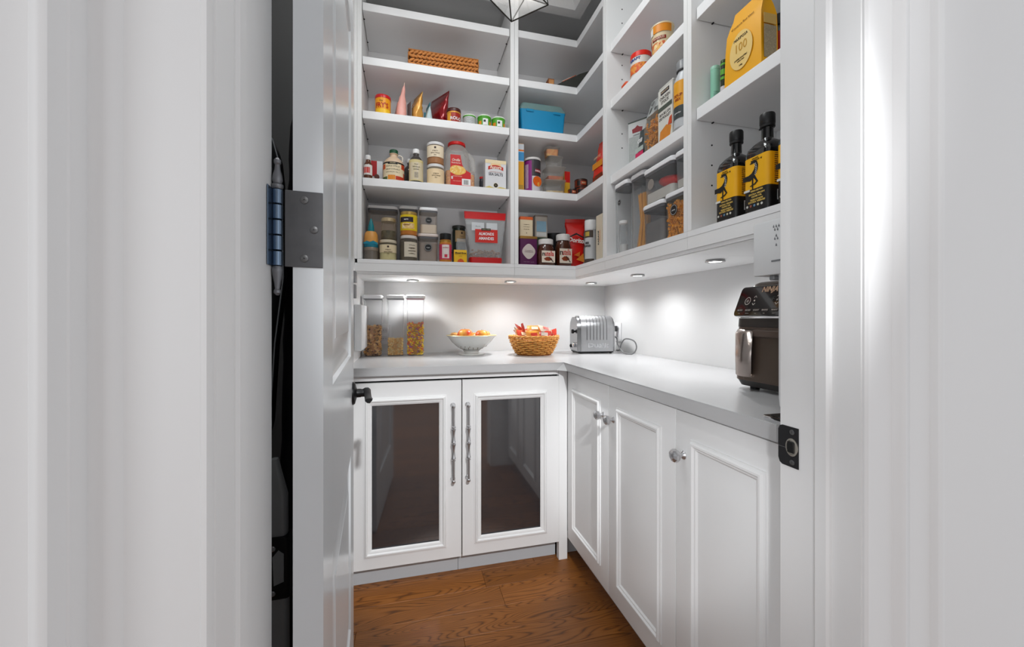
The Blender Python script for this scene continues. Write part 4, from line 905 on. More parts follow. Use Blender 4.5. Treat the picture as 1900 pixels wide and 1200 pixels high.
# ================================================================== CORNER UNIT GOODS
# dark woven mat with papers, small wooden end showing, on the upper L-shelf
t=T('placemat_stack','dark woven placemat with orange and white sheets lying on the upper corner shelf','placemat',(.762,2.022,C2+EPS),D(-13))
bm=bmesh.new(); MS=.185
for k in range(15):
    y=.004+k*.012; b=prism_axis([(0,0),(.27,0),(.27,.120+.0008*(k%2)),(.13,.074+.0008*(k%2)),(0,.012+.0008*(k%2))],y,y+.0108,'Y'); me=bpy.data.meshes.new('t'); b.to_mesh(me); b.free(); bm.from_mesh(me); bpy.data.meshes.remove(me)
fin(bm,'woven_mat',M('#33332f',.75,var=.6,scale=220,bump=.6),t)
b=box(.05,.13,.01,.17,.0145,.0175); xform(b,RY(-25.5)); fin(b,'orange_sheet',M('#c9694a',.6,var=.15),t)
b=box(.045,.10,.01,.14,.0178,.0200); xform(b,RY(-25.5)); fin(b,'white_sheet',M('#d8cfc2',.6),t)
t=bbox_thing('small brown wooden box end beside the dark placemat','box',(onY(1023,2.03),2.070,C2+EPS),.034,.080,.046,M('#8a5230',.6,var=.25,scale=50),name='wooden_box')
fin(box(-.014,.014,-.0415,-.0402,.010,.040,.001,1),'end_panel',M('#c48a54',.6,var=.2,scale=60),t)
# toolbox
x0,x1=onY(966,2.035),onY(1049,2.035); w_=x1-x0; xc=(x0+x1)/2; d_=.15
H=zat(189,x0+.05,2.035)-C3
t=T('toolbox','bright blue plastic toolbox with frosted lid and carry handle on the corner shelf','toolbox',(xc,2.035+d_/2,C3+EPS),D(0))
BLU=M('#1a8fc0',.4,var=.03)
fin(loft([(0,w_/2*.93,d_/2*.93,.01),(H*.70,w_/2,d_/2,.012),(H*.72,w_/2*1.02,d_/2*1.02,.013),(H*.76,w_/2*1.02,d_/2*1.02,.013)],5),'body',BLU,t)
fin(loft([(H*.7605,w_/2*1.03,d_/2*1.03,.013),(H*.80,w_/2*1.03,d_/2*1.03,.013),(H*.92,w_/2*.97,d_/2*.93,.02),(H*1.0,w_/2*.93,d_/2*.86,.02)],5),'lid',M('#6f8c8b',.3,var=.12,scale=9),t)
for s in (-1,1):
    fin(box(s*w_*.30-.020,s*w_*.30+.020,-d_/2*1.03-.004,-d_/2*1.0-.001,H*.68,H*.765,.0015,1),'latch',M('#178ab8',.4),t)
fin(tube([(-.042,0,H*1.0),(-.044,0,H*1.0+.020),(-.036,0,H*1.0+.030),(.036,0,H*1.0+.030),(.044,0,H*1.0+.020),(.042,0,H*1.0)],.0065,8),'handle',M('#12719c',.4),t,smooth=60)
t=T('yellow_cloth','crumpled yellow bag lying on the corner shelf right of the blue toolbox','bag',(onY(1066,2.09),2.10,C3+EPS))
bm=bmesh.new(); bmesh.ops.create_icosphere(bm,subdivisions=3,radius=1); xform(bm,TR(0,0,.014)@Matrix.Diagonal((.045,.038,.016,1))); crinkle(bm,.009,45,4)
for v in bm.verts: v.co.z=max(0,v.co.z)
fin(bm,'bag',M('#e2ab1c',.45,var=.15,scale=20),t,smooth=70)
# fourth level: tall box, canister, tubs, packet, cans, red bag
x0=.5462; x1=onY(972,2.03); H=zat(267,x1,2.03)-C4
t=bbox_thing('tall yellow and blue cereal box against the partition, its side showing','box',((x0+x1)/2+.0012,2.03+.08,C4+EPS),x1-x0-.001,.16,H,M('#e0a020',.4,var=.04),name='cereal_box')
w2=(x1-x0-.001)
fin(plate(w2*.98,H*.62,H*.99,-.0802),'white_panel',M('#c8cdd2',.45),t); fin(plate(w2*.98,H*.64,H*.82,-.0808),'blue_panel',M('#3f8fc4',.4),t); fin(plate(w2*.98,H*.84,H*.87,-.0808),'orange_stripe',M('#e2761c',.4),t); fin(plate(w2*.8,H*.02,H*.13,-.0802),'barcode_panel',PRINT('#d9a83a','#2a2416',200,.5),t)
X,R,H=CY(973,1003,2.06,291,C4)
t=can('purple and dark canister with orange fruit picture and pale lid','canister',(X,2.06,C4+EPS),R,H,M('#3c3a3e',.35),M('#d8d6d4',.35),.012,name='snack_canister')
fin(arcpatch(R+.0004,H*.02,H*.90,-88,-22),'purple_panel',M('#8a1f7c',.4),t); fin(arcpatch(R+.0010,H*.10,H*.80,-80,-46),'white_text_panel',PRINT('#c9b3cb','#6a3a68',150,.5),t)
fin(arcpatch(R+.0010,H*.02,H*.45,-20,75),'white_panel',M('#cfcbd0',.4),t)
fin(xform(disc(R*.62,0,0,0,.0015),TR(R*.30,-R*.985,H*.30)@RZ(18)),'orange_picture',M('#e0641a',.4,var=.2,scale=70),t); fin(xform(disc(R*.26,0,0,0,.0012),TR(R*.52,-R*.93,H*.22)@RZ(28)),'orange_slice',M('#f0b04a',.4),t)
txt('PANDA',.012,M('#e8d9d9',.4),t,0,H*.60,0,R=R+.0010,ang=32,width=R*1.1,bold=.0004)
fin(arcpatch(R+.0008,H*.56,H*.66,2,66),'red_panel',M('#8e2430',.4),t)
# clear tubs stacked
z=C4+EPS; ys=2.075
PL=CLR('#e4e2dc',.35,.08)
stk=[(1008,1046,333,SPECK('#d9c08a','#c9a86a','#e6d7b0',90),.22,'bottom clear tub of the stack, oat flakes inside'),(1010,1045,308,SPECK('#c85a24','#d98a3a','#b8461c',60),.30,'third clear tub down with a few orange pieces'),(1014,1041,289,None,0,'second clear tub down, nearly empty'),(1010,1036,272,SPECK('#e0913a','#d5762a','#ecb45a',90),.75,'topmost clear tub of the stack, full of orange crumbs')]
for k,(a,b,yt,cont,fl_,l) in enumerate(stk):
    X,R=cylY(a,b,ys); H=zat(yt,X,ys-R)-z
    t=T('clear_tub',l,'tub',(X,ys,z),D((k*23)%17-8),'clear deli tubs stacked on the corner shelf'); hx=R*1.02
    fin(loft([(0,hx*.84,hx*.84,.012),(H-.006,hx*.97,hx*.97,.016),(H-.004,hx*.97,hx*.97,.016)],5,cap1=False),'body',PL,t)
    fin(loft([(H-.0058,hx*1.05,hx*1.05,.018),(H-.001,hx*1.05,hx*1.05,.018),(H-.0006,hx*.9,hx*.9,.015)],5),'lid',CLR('#dcdcd8',.34,.08),t)
    if cont: fin(loft([(.002,hx*.80,hx*.80,.011),(H*fl_,hx*.86,hx*.86,.012),(H*fl_+.004,hx*.5,hx*.5,.01)],4),'contents',cont,t)
    z+=H+EPS
x,w_,H=BY(1047,1057,2.05,318,C4)
t=bbox_thing('small red and yellow carton between the clear tubs and round tins','carton',(x+.002,2.075,C4+EPS),w_,.05,H,M('#d8a52a',.4,var=.15,scale=60),name='small_carton')
fin(plate(w_*.98,H*.55,H*.99,-.0252),'red_panel',M('#c8201c',.4),t)
def tin(px0,px1,y,yt,z0,l):
    X,R,H=CY(px0,px1,y,yt,z0); H=max(H,.03)
    t=can(l,'tin',(X,y,z0+EPS),R,H,M('#8c3a24',.35,var=.3,scale=80),M('#3c3430',.4,metal=.4),.006,name='round_tin'); fin(arcpatch(R+.0004,H*.12,H*.80,-60,60),'label_panel',M('#1f1c1a',.4),t)
    fin(arcpatch(R+.0010,H*.22,H*.70,-28,28),'red_oval',M('#b5411f',.4),t); txt('RIO',H*.30,M('#e6c9a0',.4),t,0,H*.45,0,R=R+.0016,bold=.0003); return H
h1=tin(1054,1070,2.035,350,C4,'lowest small round tin at the left, front of the tin group')
h2=tin(1067,1092,2.105,346,C4,'small round red and black tin at the back of the tin group, lower one')
tin(1066,1090,2.105,331,C4+EPS+h2,'small round red and black tin, topmost of the tin group')
t=T('glass_cup','dark clear glass cup behind the round tins beside the red bag','glass',(onY(1094,2.18),2.19,C4+EPS))
fin(lathe([(.024,0),(.030,.004),(.036,.10),(.0345,.10),(.028,.006),(.001,.005)],24),'glass_body',CLR('#8a9094',.35),t)
t=pouch('large red and orange snack bag standing at the right end of the corner shelf','bag',(.958,1.868,C4+EPS),.130,.060,.235,M('#e0301a',.25,var=.12,scale=14,coat=.3),D(-88),amp=.005,seed=31,topw=.55,name='snack_bag')
fin(crinkle(plate(.10,.095,.125,-.0335,.0010,cx=.005),.001,40,1),'orange_band',M('#e6932a',.35),t)
txt('CHIPOTLE',.016,M('#f0c9a0',.4),t,.0,.150,-.031,width=.070); fin(crinkle(plate(.10,.003,.06,-.0325,.0010,cx=.005),.001,40,1),'dark_panel',M('#7a3418',.35,var=.3,scale=50),t)
# ---------------- corner unit, bottom level
def sqtin(label,a,b,Y,yt,z0,d,body,top,name='tea_tin',toph=.012,cat='tin',parts=()):
    x,w_,H=BY(a,b,Y,yt,z0); t=T(name,label,cat,(x,Y+d/2,z0+EPS)); fin(loft([(0,w_/2,d/2,.005),(H-toph,w_/2,d/2,.005)],3),'body',body,t)
    fin(loft([(H-toph+.0003,w_/2*1.03,d/2*1.03,.006),(H-.002,w_/2*1.03,d/2*1.03,.006),(H,w_/2*.97,d/2*.97,.005)],3),'lid',top,t); return t,w_,H,-d/2-.0002
t,w_,H,fy=sqtin('purple square tea tin with white medallion and gold lid',965,997,2.03,438,DZ,.065,M('#5a1d50',.4,var=.06),M('#a9803f',.35,metal=.6),toph=.014)
md=[(w_*.36*math.cos(a)*(1+.06*math.cos(4*a)),H*.48+w_*.40*math.sin(a)*(1+.06*math.cos(4*a))) for a in [k*math.pi/14 for k in range(28)]]
fin(xf_front(md,fy,.0007),'medallion',M('#d6c9c4',.45),t); txt('TONKA\nVANILLA',.007,M('#6a4a5c',.4),t,0,H*.48,fy-.0007,width=w_*.5); txt('THE VERT  CHAI',.004,M('#b893a8',.4),t,0,H*.12,fy,width=w_*.6)
zt=DZ+EPS+H
t,w_,H,fy=sqtin('cream carton with orange cap standing on the purple tea tin',965,989,2.035,402,zt,.050,M('#dfcfb0',.5,var=.03),M('#d9622c',.4),name='tea_carton',toph=.016,cat='carton')
for k,s in enumerate(('organic','honey bush','tea')): txt(s,.006,M('#6a5238',.4),t,0,H*(.60-.12*k),fy,width=w_*.45)
fin(xf_front([(0,H*.12),(.003,H*.16),(0,H*.20),(-.003,H*.16)],fy,.0005),'diamond_mark',M('#5a3a24',.4),t)
x,w_,H=BY(992,1017,2.10,440,DZ)
t=bbox_thing('low dark green box behind the small spread jar','box',(x,2.135,DZ+EPS),w_,.06,H,M('#3a4a34',.5),name='low_box')
zt=DZ+EPS+H
t,w_,H,fy=sqtin('pale grey tin with light blue square picture behind the spread jars',993,1016,2.105,399,zt,.055,M('#b9b2a8',.4,var=.05),M('#8d847c',.35,metal=.4),toph=.010)
fin(plate(w_*.78,H*.25,H*.72,fy),'blue_picture',M('#8fb6cc',.45,var=.15,scale=30),t); fin(plate(w_*.78,H*.05,H*.22,fy),'white_panel',M('#d8d8d6',.5),t)
x,w_,H=BY(1020,1056,2.12,430,DZ)
t=T('cast_pan','black low pan with rim at the back behind the two spread jars','pan',(x,2.215,DZ+EPS)); fin(lathe([(w_*.42,0),(w_*.5,H*.85),(w_*.56,H*.93),(w_*.56,H),(w_*.48,H),(w_*.40,.01)],28),'pan_body',M('#2d2e30',.35,metal=.4),t)
def spread(a,b,Y,yt,l,band='#5a2a18'):
    X,R,H=CY(a,b,Y,yt,DZ); t=T('spread_jar',l,'jar',(X,Y,DZ+EPS)); NB=M('#4d2413',.12,coat=.7,var=.1)
    fin(loft([(0,R*.86,R*.80,R*.6),(.005,R*.95,R*.88,R*.7),(H*.30,R,R*.9,R*.75),(H*.62,R*.93,R*.86,R*.8),(H*.76,R*.80,R*.76,R*.75),(H*.80,R*.72,R*.70,R*.69)],8),'body',NB,t,smooth=60)
    fin(lathe([(R*.80,H*.802),(R*.84,H*.81),(R*.84,H*.97),(R*.80,H)],30),'lid',M('#e3dfdc',.35),t)
    lw=R*1.55; fy=-R*.90-.0006
    lb=fin(xf_front([(-lw/2,H*.10),(lw/2,H*.10),(lw/2,H*.54),(-lw/2,H*.54)],fy,.0012),'paper_label',M('#e8dccb',.45),t); 
    txt('n',H*.24,BLK,lb,-lw*.36,H*.42,fy-.0012,bold=.0006); txt('utella',H*.26,M('#c8201c',.4),lb,lw*.07,H*.425,fy-.0012,width=lw*.66,bold=.0006)
    fin(xf_front([(-lw*.35,H*.24),(-lw*.1,H*.31),(lw*.2,H*.28),(lw*.30,H*.22),(lw*.05,H*.16),(-lw*.2,H*.17)],fy-.0012,.0006),'spread_print',M('#8a3a1c',.4,var=.5,scale=160),lb)
    fin(xf_front([(lw*.0,H*.30),(lw*.05,H*.32),(lw*.38,H*.14),(lw*.34,H*.12)],fy-.002,.0006),'knife_print',M('#3a2620',.4),lb); return t
spread(996,1029,2.035,442,'smaller chocolate spread jar with white lid, left of the pair beside the purple tin')
t=spread(1029,1060,2.055,433,'larger chocolate spread jar with white lid, right of the pair beside the red crisp bag')
# crisp bag
DR=M('#dc1a12',.22,var=.12,scale=12,coat=.3)
w_=.115; t=pouch('glossy red crisp bag leaning between the spread jars and the white jar','bag',(onY(1070,2.04)+.014,2.095,DZ+EPS),.112,.060,zat(401,.8,2.05)-DZ,DR,D(-14),seal=.018,amp=.007,seed=14,topw=1.0,name='crisp_bag',botw=.82)
txt('Doritos',.034,M('#f0e6e0',.4),t,.006,.150,-.0385,width=.100,bold=.0012,shear=.1,rotate=-8)
fin(xf_front([(-.042,.172),(.002,.194),(.046,.168),(.040,.165),(.002,.184),(-.036,.167)],-.0335,.0008),'black_flash',BLK,t)
fin(xf_front([(.0,.045),(.040,.080),(.045,.030)],-.0395,.0015),'chip_picture',M('#e2872a',.4,var=.25,scale=80),t); fin(xf_front([(-.012,.070),(.022,.090),(.018,.060)],-.0400,.0015),'chip_picture',M('#d8701f',.4,var=.25,scale=80),t)
# white jar and kadayif carton on the right-run side of the corner deck (facing -X)
Y,R,H=CX(1085,1107,.915,409,DZ)
t=can('white screw-top tub with grey label beside the red crisp bag','jar',(.915,Y,DZ+EPS),R,H,M('#c9c9ca',.4),M('#e6e6e6',.35),H*.22,D(-62),name='powder_tub')
fin(arcpatch(R+.0005,H*.60,H*.76,-50,60),'dark_panel',M('#4b4038',.45,var=.3,scale=90),t); fin(arcpatch(R+.0010,H*.63,H*.73,-24,24),'crest',M('#c2a64c',.4),t)
txt('FIBER\nPOWDER',.016,M('#3c3a3a',.4),t,0,H*.44,0,R=R+.0006,width=R*1.3,bold=.0004); fin(arcpatch(R+.0005,H*.02,H*.12,-60,70),'dark_band',M('#4b4038',.45),t); None
Yk,wk,Hk=BX(1107,1118.0,.885,398,DZ)
t=bbox_thing('cream pastry carton with vertical lettering at the right end of the corner','carton',(.885+.05,Yk+.006,DZ+EPS),wk,.10,zat(398,.89,Yk)-DZ,M('#d9cdb8',.5,var=.04),D(-90),name='pastry_carton')
Hk=zat(398,.89,Yk)-DZ
txt('KADAYIF',.017,BLK,t,-.004,Hk*.5,-.0502,rotate=90,bold=.0004); fin(plate(.004,Hk*.40,Hk*.66,-.0502,.0005,cx=.010),'orange_stripe',M('#d8822a',.4),t)

# ================================================================== RIGHT UNIT GOODS (fronts face the aisle)
RR=D(-90)
Y,R,H=CX(1207,1251,.930,43,RZ2)
H-=.014
t=T('noodle_cup','white and orange instant noodle cup, wider at the top, highest on its shelf','cup',(.930,Y,RZ2+EPS),D(-75))
fin(lathe([(R*.74,0),(R*.76,.003),(R*.98,H-.006),(R*1.03,H-.005),(R*1.03,H-.001),(R*1.0,H)],30),'cup_body',M('#e3cfa8',.3,var=.1,scale=40,coat=.3),t)
fin(lathe([(R*1.0,H+.0002),(R*.99,H+.001)],30),'foil_lid',M('#d9dadb',.3,metal=.3),t)
fin(arcpatch(R*.935+.0012,H*.72,H*.955,-10,90,R2=R*.985),'orange_panel',M('#df8a1e',.35),t); fin(arcpatch(R*.885+.0012,H*.50,H*.60,-20,60,R2=R*.915),'dark_red_panel',M('#8a2416',.35),t); fin(arcpatch(R*.77+.0012,H*.05,H*.44,-80,60,R2=R*.86),'noodle_picture',SPECK('#e6b45a','#c9502a','#f2dca0',90),t)
fin(arcpatch(R*.93+.0012,H*.70,H*.93,-40,-12,R2=R*.975),'white_panel',M('#e6e6e2',.35),t); txt('NOODLES',.012,M('#f0d9c0',.3),t,0,H*.55,0,R=R*.92,width=R*1.0,ang=20); fin(arcpatch(R*.89+.0012,H*.46,H*.68,-80,-50,R2=R*.935),'red_letters',M('#c33a22',.35),t)
Y,R,H=CX(1170,1209,.920,96,RZ2)
t=can('round tub with domed bright red lid, left of the noodle cup','tub',(.920,Y,RZ2+EPS),R,H*.90,M('#d9d5d0',.35),M('#dc2412',.3),.020,D(-70),name='snack_tub')
fin(arcpatch(R+.0005,H*.10,H*.45,-70,80),'picture_band',SPECK('#d8481c','#e8a040','#c23018',100),t); txt('KRAFT',.014,M('#1f3f8a',.4),t,0,H*.62,0,R=R,width=R*1.2,bold=.0006)
t=T('orange_packet','small orange packet lying left of the red-lidded tub','packet',(.905,onX(1164,.905)-.012,RZ2+EPS),RR); bm=loft([(0,.020,.025,.006),(.010,.022,.028,.01),(.022,.012,.02,.008)],4); fin(crinkle(bm,.003,60,3),'packet_body',M('#e0582a',.35),t) 
for v in t.children[0].data.vertices: v.co.z=max(0,v.co.z)
# third level
ya=onX(1163,.965); yb=onX(1144,.965); 
t=T('lasagne_box','white and grey lasagne box with small red crest, back left of its shelf','box',(.985,1.560,RZ3+EPS),D(-58))
H=zat(229,.95,1.56)-RZ3; w_=.085; d_=.075
fin(box(-w_/2,w_/2,-d_/2,d_/2,0,H,.001,1),'carton',M('#c9cbcb',.5),t)
fin(plate(w_*.9,H*.05,H*.70,-d_/2-.0001),'printed_text',PRINT('#c3c7c5','#5c625f',130,.5),t)
fin(xf_front([(-.022,H*.78),(.022,H*.78),(.024,H*.86),(.010,H*.88),(0,H*.92),(-.010,H*.88),(-.024,H*.86)],-d_/2-.0001,.0006),'red_crest',M('#8a2a30',.4),t); txt('LASAGNE',.008,M('#3a3a3c',.4),t,0,H*.73,-d_/2-.0001,width=.036)
fin(box(-w_/2-.001,w_/2+.001,-d_/2-.001,d_/2+.001,H+.0003,H+.006,.001,1),'top_flap',M('#545c58',.5),t)
b=plate(d_*.8,H*.08,H*.70,0); xform(b,TR(-w_/2-.0001,0,0)@RZ(-90)); fin(b,'side_text',PRINT('#d2d4d3','#8a8e8c',120,.55),t); b=plate(.03,H*.78,H*.88,0); xform(b,TR(-w_/2-.0001,0,0)@RZ(-90)); fin(b,'side_crest',M('#8a2a30',.4),t)
Y=onX(1187,.915)
t=pouch('dark grey and pink packet between the lasagne box and the pasta bag','packet',(.93,Y-.002,RZ3+EPS),.060,.030,.135,M('#3c4444',.4,var=.1),D(-88),amp=.002,seed=9,topw=.7,name='snack_packet')
fin(plate(.052,.020,.040,-.0185,.001),'pink_band',M('#d6285e',.4),t); fin(plate(.054,.042,.060,-.0190,.001),'grey_band',M('#b4bfb9',.4),t); txt('Olli',.022,WHP,t,.0,.085,-.0170,shear=.3,bold=.0006)
Y,wq,H=BX(1193,1220,.895,182,RZ3)
t=T('pasta_bag','clear bag of orange pasta twists with patterned grey top, middle of its shelf','bag',(.925,Y,RZ3+EPS),RR)
PB=M('#e69a30',.45,var=.25,scale=90)
bm=bmesh.new()
def twist(bm,m,L=.022,r=.0038,c=0):
    n=7; rows=[]
    for k in range(n):
        a=k*0.9; z=-L/2+L*k/(n-1); rows.append([bm.verts.new(m@Vector((r*math.cos(a+p),r*math.sin(a+p),z))) for p in (0,2.09,4.19)])
    for p,q in zip(rows,rows[1:]):
        for i in range(3): bm.faces.new((p[i],p[(i+1)%3],q[(i+1)%3],q[i]))
for _ in range(170):
    twist(bm,TR(random.uniform(-wq*.36,wq*.36),random.uniform(-.024,.018),random.uniform(.010,H*.60))@RZ(random.random()*360)@RX(random.random()*90))
o=fin(bm,'pasta_twists',PB,t,smooth=0); o['kind']='stuff'
fin(crinkle(loft([(0,wq*.48,.027,.01),(H*.5,wq*.5,.030,.014),(H*.66,wq*.48,.024,.012),(H*.70,wq*.46,.022,.01)],5),.0015,50,3),'bag',CLR('#f0e6d4',.15,.08),t,smooth=60)
fin(crinkle(loft([(H*.701,wq*.46,.022,.01),(H*.85,wq*.40,.014,.01),(H,wq*.34,.004,.003)],5),.0025,50,7),'patterned_top',SPECK('#3c3f3e','#b9bcbb','#6a6e6c',55,.4,.1),t,smooth=60)
Y,wq,H=BX(1220,1246,.885,163,RZ3); 
t=bbox_thing('white chicken broth carton with dark green band and orange soup bowl picture','carton',(.885+.035,Y,RZ3+EPS),wq,.065,zat(160,.885,Y)-RZ3,M('#dcdad2',.45),RR,name='broth_carton'); H=zat(160,.885,Y)-RZ3; fy=-.0327
fin(box(-wq/2,wq/2,-.030,.030,H+.0003,H+.010,.003,1),'top_fold',M('#d0cec8',.45),t)
fin(plate(wq*.6,H*.88,H*.95,fy),'dark_panel',M('#2a2430',.4),t); txt('KIRKLAND',.008,M('#d8c0a0',.4),t,0,H*.915,fy-.0006,width=wq*.5)
txt('CHICKEN\nSTOCK',.015,M('#4a403c',.4),t,0,H*.77,fy,width=wq*.72); fin(plate(wq*.98,H*.58,H*.66,fy),'green_band',M('#4a5348',.4),t); txt('BOUILLON\nDE POULET',.014,M('#4a403c',.4),t,0,H*.47,fy,width=wq*.8)
fin(xf_front([(-wq*.40,H*.02),(wq*.35,H*.02),(wq*.45,H*.20),(wq*.1,H*.27),(-wq*.32,H*.20)],fy,.0006),'soup_bowl_print',M('#d8862a',.4,var=.15,scale=50),t); fin(xf_front([(wq*.22,H*.24),(wq*.49,H*.22),(wq*.49,H*.38),(wq*.34,H*.36)],fy-.0006,.0006),'red_print',M('#cc4a24',.4,var=.3,scale=80),t)
Y,R,H=CX(1247,1276,.925,110,RZ3); Yb=max(Y-.0,1.0985+.0205+.035)
t=T('seasoning_bottle','pale plastic bottle with grey shrink-wrapped cap and yellow label, partly behind the upright','bottle',(.906,1.173,RZ3+EPS),D(-62)); R=.0335; H=zat(112,.88,1.17)-RZ3
fin(lathe([(R*.9,0),(R,.004),(R,H*.66),(R*.9,H*.74),(R*.62,H*.84),(R*.60,H*.86)],28),'body',M('#c4c6c9',.3,var=.04),t)
fin(lathe([(R*.74,H*.862),(R*.78,H*.87),(R*.80,H*.98),(R*.70,H)],24),'cap',M('#9a9c9f',.25,var=.3,scale=60,metal=.2),t); fin(lathe([(R*.64,H*.846),(R*.76,H*.852),(R*.76,H*.861)],24),'neck_ring',M('#2f2f31',.4),t)
fin(arcpatch(R+.0004,H*.32,H*.68,-70,40),'yellow_label',M('#e8a21c',.4),t); txt('SOUP\nMIX',.013,M('#9a3a10',.4),t,0,H*.44,0,R=R+.0008,ang=-14,bold=.0003); fin(arcpatch(R+.0004,H*.14,H*.315,-70,40),'dark_label',M('#3a4040',.4),t); txt('powder',.008,WHP,t,0,H*.22,0,R=R+.0008,ang=-14)
# pasta containers on the bottom level
def rtub(label,a,b,Xf,yt,z0,d,**k):
    y0,y1=onX(a,Xf),onX(b,Xf); yc=(y0+y1)/2; w_=abs(y1-y0); H=zat(yt,Xf,yc)-z0
    return tub(label,'container',(Xf+d/2,yc,z0+EPS),w_,d,H,rz=RR,**k),w_,H,yc
CL2=CLR('#e3e6e8',.20,.05)
t,w_,H,yc=rtub('narrow clear container with white lid at the far end of the pasta containers',1138,1162.5,.882,338,DZ,.085,body=CL2,sticker='rice',str_=.013,stx=-.006,stz=.72,lidh=.026)
# small jar nested in front of it
Y,R=cylX(1150,1167,.885); 
jar('small clear jar of white salt with pale lid in front of the narrow container','jar',(.880,onX(1157,.880),DZ+EPS),.018,zat(410,.87,onX(1157,.88))-DZ,CL2,M('#dedede',.4),M('#d8d8d6',.8,var=.05),.35,neck=.95,lidh=.012,name='salt_jar')
t,w_,H,yc=rtub('tall clear container of long spaghetti strands with white lid',1167.5,1193.3,.895,321,DZ,.10,body=CL2,lidh=.026)
bm=bmesh.new()
for _ in range(150):
    a=random.random()*6.283; r=random.random()**.5; x=r*math.cos(a)*w_*.42; y=-.012+r*math.sin(a)*.030; 
    addtube(bm,[(x*.9+.004,y,.006),(x*.55+.002,y*.6,H*.38),(x*.75,y*.8,H*.74)],.0010,4)
o=fin(bm,'spaghetti',M('#eda83c',.45,var=.12),t,smooth=60); o['kind']='stuff'
t,w_,H,yc=rtub('lower dark tinted container left of the pasta twists, stacked container on top of it',1190,1229,.885,376,DZ,.12,body=CLR('#bdbdc0',.35,.05),lidh=.024,content=M('#7d7a78',.7,var=.3,scale=14),fill=.66)
z1=DZ+EPS+H; y_a=yc+w_/2; hL=H
t2,w2,H2,yc2=rtub('lower container full of orange pasta twists with a round black sticker',1230.5,1278,.885,352,DZ,.12,body=CLR('#e6dccb',.18,.05),lidh=.024,sticker='pasta',stx=-.012,stz=.60,str_=.019)
bm=bmesh.new()
for _ in range(300):
    twist(bm,TR(random.uniform(-w2*.40,w2*.40),random.uniform(-.046,.046) if random.random()<.4 else random.uniform(-.048,-.034),random.uniform(.010,H2*.74))@RZ(random.random()*360)@RX(random.random()*90),L=.026,r=.0048)
o=fin(bm,'pasta_twists',M('#eba02c',.45,var=.2,scale=70),t2,smooth=0); o['kind']='stuff'
z2=DZ+EPS+H2
y0,y1=onX(1192,.885),onX(1248,.885); yc=(y0+y1)/2; w_=abs(y1-y0); zz=z1; H=zat(303,.885,yc)-zz
t=tub('wide clear container with white contents and red packet, stacked on the dark one','container',(.885+.06,yc,zz+EPS),w_,.12,H,content=M('#cfcac2',.8,var=.05),fill=.36,rz=RR,body=CL2,lidh=.026)
bm=bmesh.new(); bmesh.ops.create_icosphere(bm,subdivisions=3,radius=1); xform(bm,TR(.012,-.005,H*.52)@RY(12)@Matrix.Diagonal((w_*.34,.035,.022,1))); fin(crinkle(bm,.005,30,5),'red_packet',M('#d8221c',.35,var=.2,scale=20),t,smooth=60)
fin(disc(.020,-w_*.22,H*.52,-.057,.0008),'round_sticker',M('#8d8782',.4),t)
ya=y1-.003
y1b=1.0985+.0205
wN=ya-y1b; ycN=(ya+y1b)/2; zt=max(z2,z1)
t=tub('clear container cut off by the upright, stacked on the pasta twists','container',(.885+.06,ycN,z2+EPS),wN,.12,zat(276,.885,ycN)-z2,content=M('#c9c4bc',.8,var=.05),fill=.30,rz=RR,body=CL2,lidh=.026) 
# ================================================================== NEAR UNIT GOODS
Y,R,H=CX(1318,1336,.925,124,BZ2)
t=can('plain mint green can behind the yellow bag','can',(.925,Y,BZ2+EPS),R,H,M('#8fcab0',.35,var=.02),M('#9fd2bb',.35),.010,D(-60),name='drink_can'); fin(arcpatch(R+.0004,H*.08,H*.35,0,60),'small_print',PRINT('#8fcab0','#2f4a40',120,.45),t)
Y,R,H=CX(1337,1350,.900,112,BZ2)
t=can('slim dark can with bright green bands tucked between the mint can and yellow bag','can',(.900,Y,BZ2+EPS),R,H,M('#24301f',.35),M('#3a4a30',.35,metal=.4),.008,D(-60),name='drink_can')
for a,b in ((.42,.50),(.56,.72),(.84,.90)): fin(arcpatch(R+.0004,H*a,H*b,-80,80),'green_band',M('#5aa52c',.35),t)
fin(arcpatch(R+.0004,H*.02,H*.22,-80,80),'white_band',M('#cfcad0',.35),t)
# yellow bag
y0,y1=onX(1344,.885),onX(1412,.885); wq=y0-y1; yc=(y0+y1)/2; H=zat(0,.90,yc-.02)-BZ2+.012
t=T('coffee_bag','large matte yellow stand-up bag with oval cream label, folded top','bag',(.885+.027,yc,BZ2+EPS),D(-90))
YEL=M('#f0ac10',.45,var=.03)
hx=wq/2
bm=bmesh.new()
def sec(z,hx,yf,yb,bow=0): 
    return [bm.verts.new(p) for p in ((-hx,yf,z),(-hx*.5,yf-bow,z),(0,yf-bow*1.2,z),(hx*.5,yf-bow,z),(hx,yf,z),(hx*(1.0),(yf+yb)/2,z),(hx,yb,z),(0,yb,z),(-hx,yb,z),(-hx*1.0,(yf+yb)/2,z))]
secs=[sec(0,hx,-.026,.026,.001),sec(H*.12,hx*1.0,-.026,.027,.002),sec(H*.45,hx*.97,-.025,.029,.003),sec(H*.68,hx*.93,-.022,.029,.002),sec(H*.80,hx*.88,-.014,.022,.001),sec(H*.90,hx*.84,-.005,.010,0),sec(H*1.0,hx*.82,.000,.004,0)]
for s in secs[2:5]:
    for i,dx in ((5,-.008),(9,.008)): s[i].co.x+=dx
for a,b in zip(secs,secs[1:]):
    for i in range(10): bm.faces.new((a[i],a[(i+1)%10],b[(i+1)%10],b[i]))
bm.faces.new(secs[0][::-1]); bm.faces.new(secs[-1]); bmesh.ops.bevel(bm,geom=[e for e in bm.edges if len(e.link_faces)==2 and e.calc_face_angle(0)>.9],offset=.002,segments=2,affect='EDGES')
fin(bm,'bag',YEL,t,smooth=35)
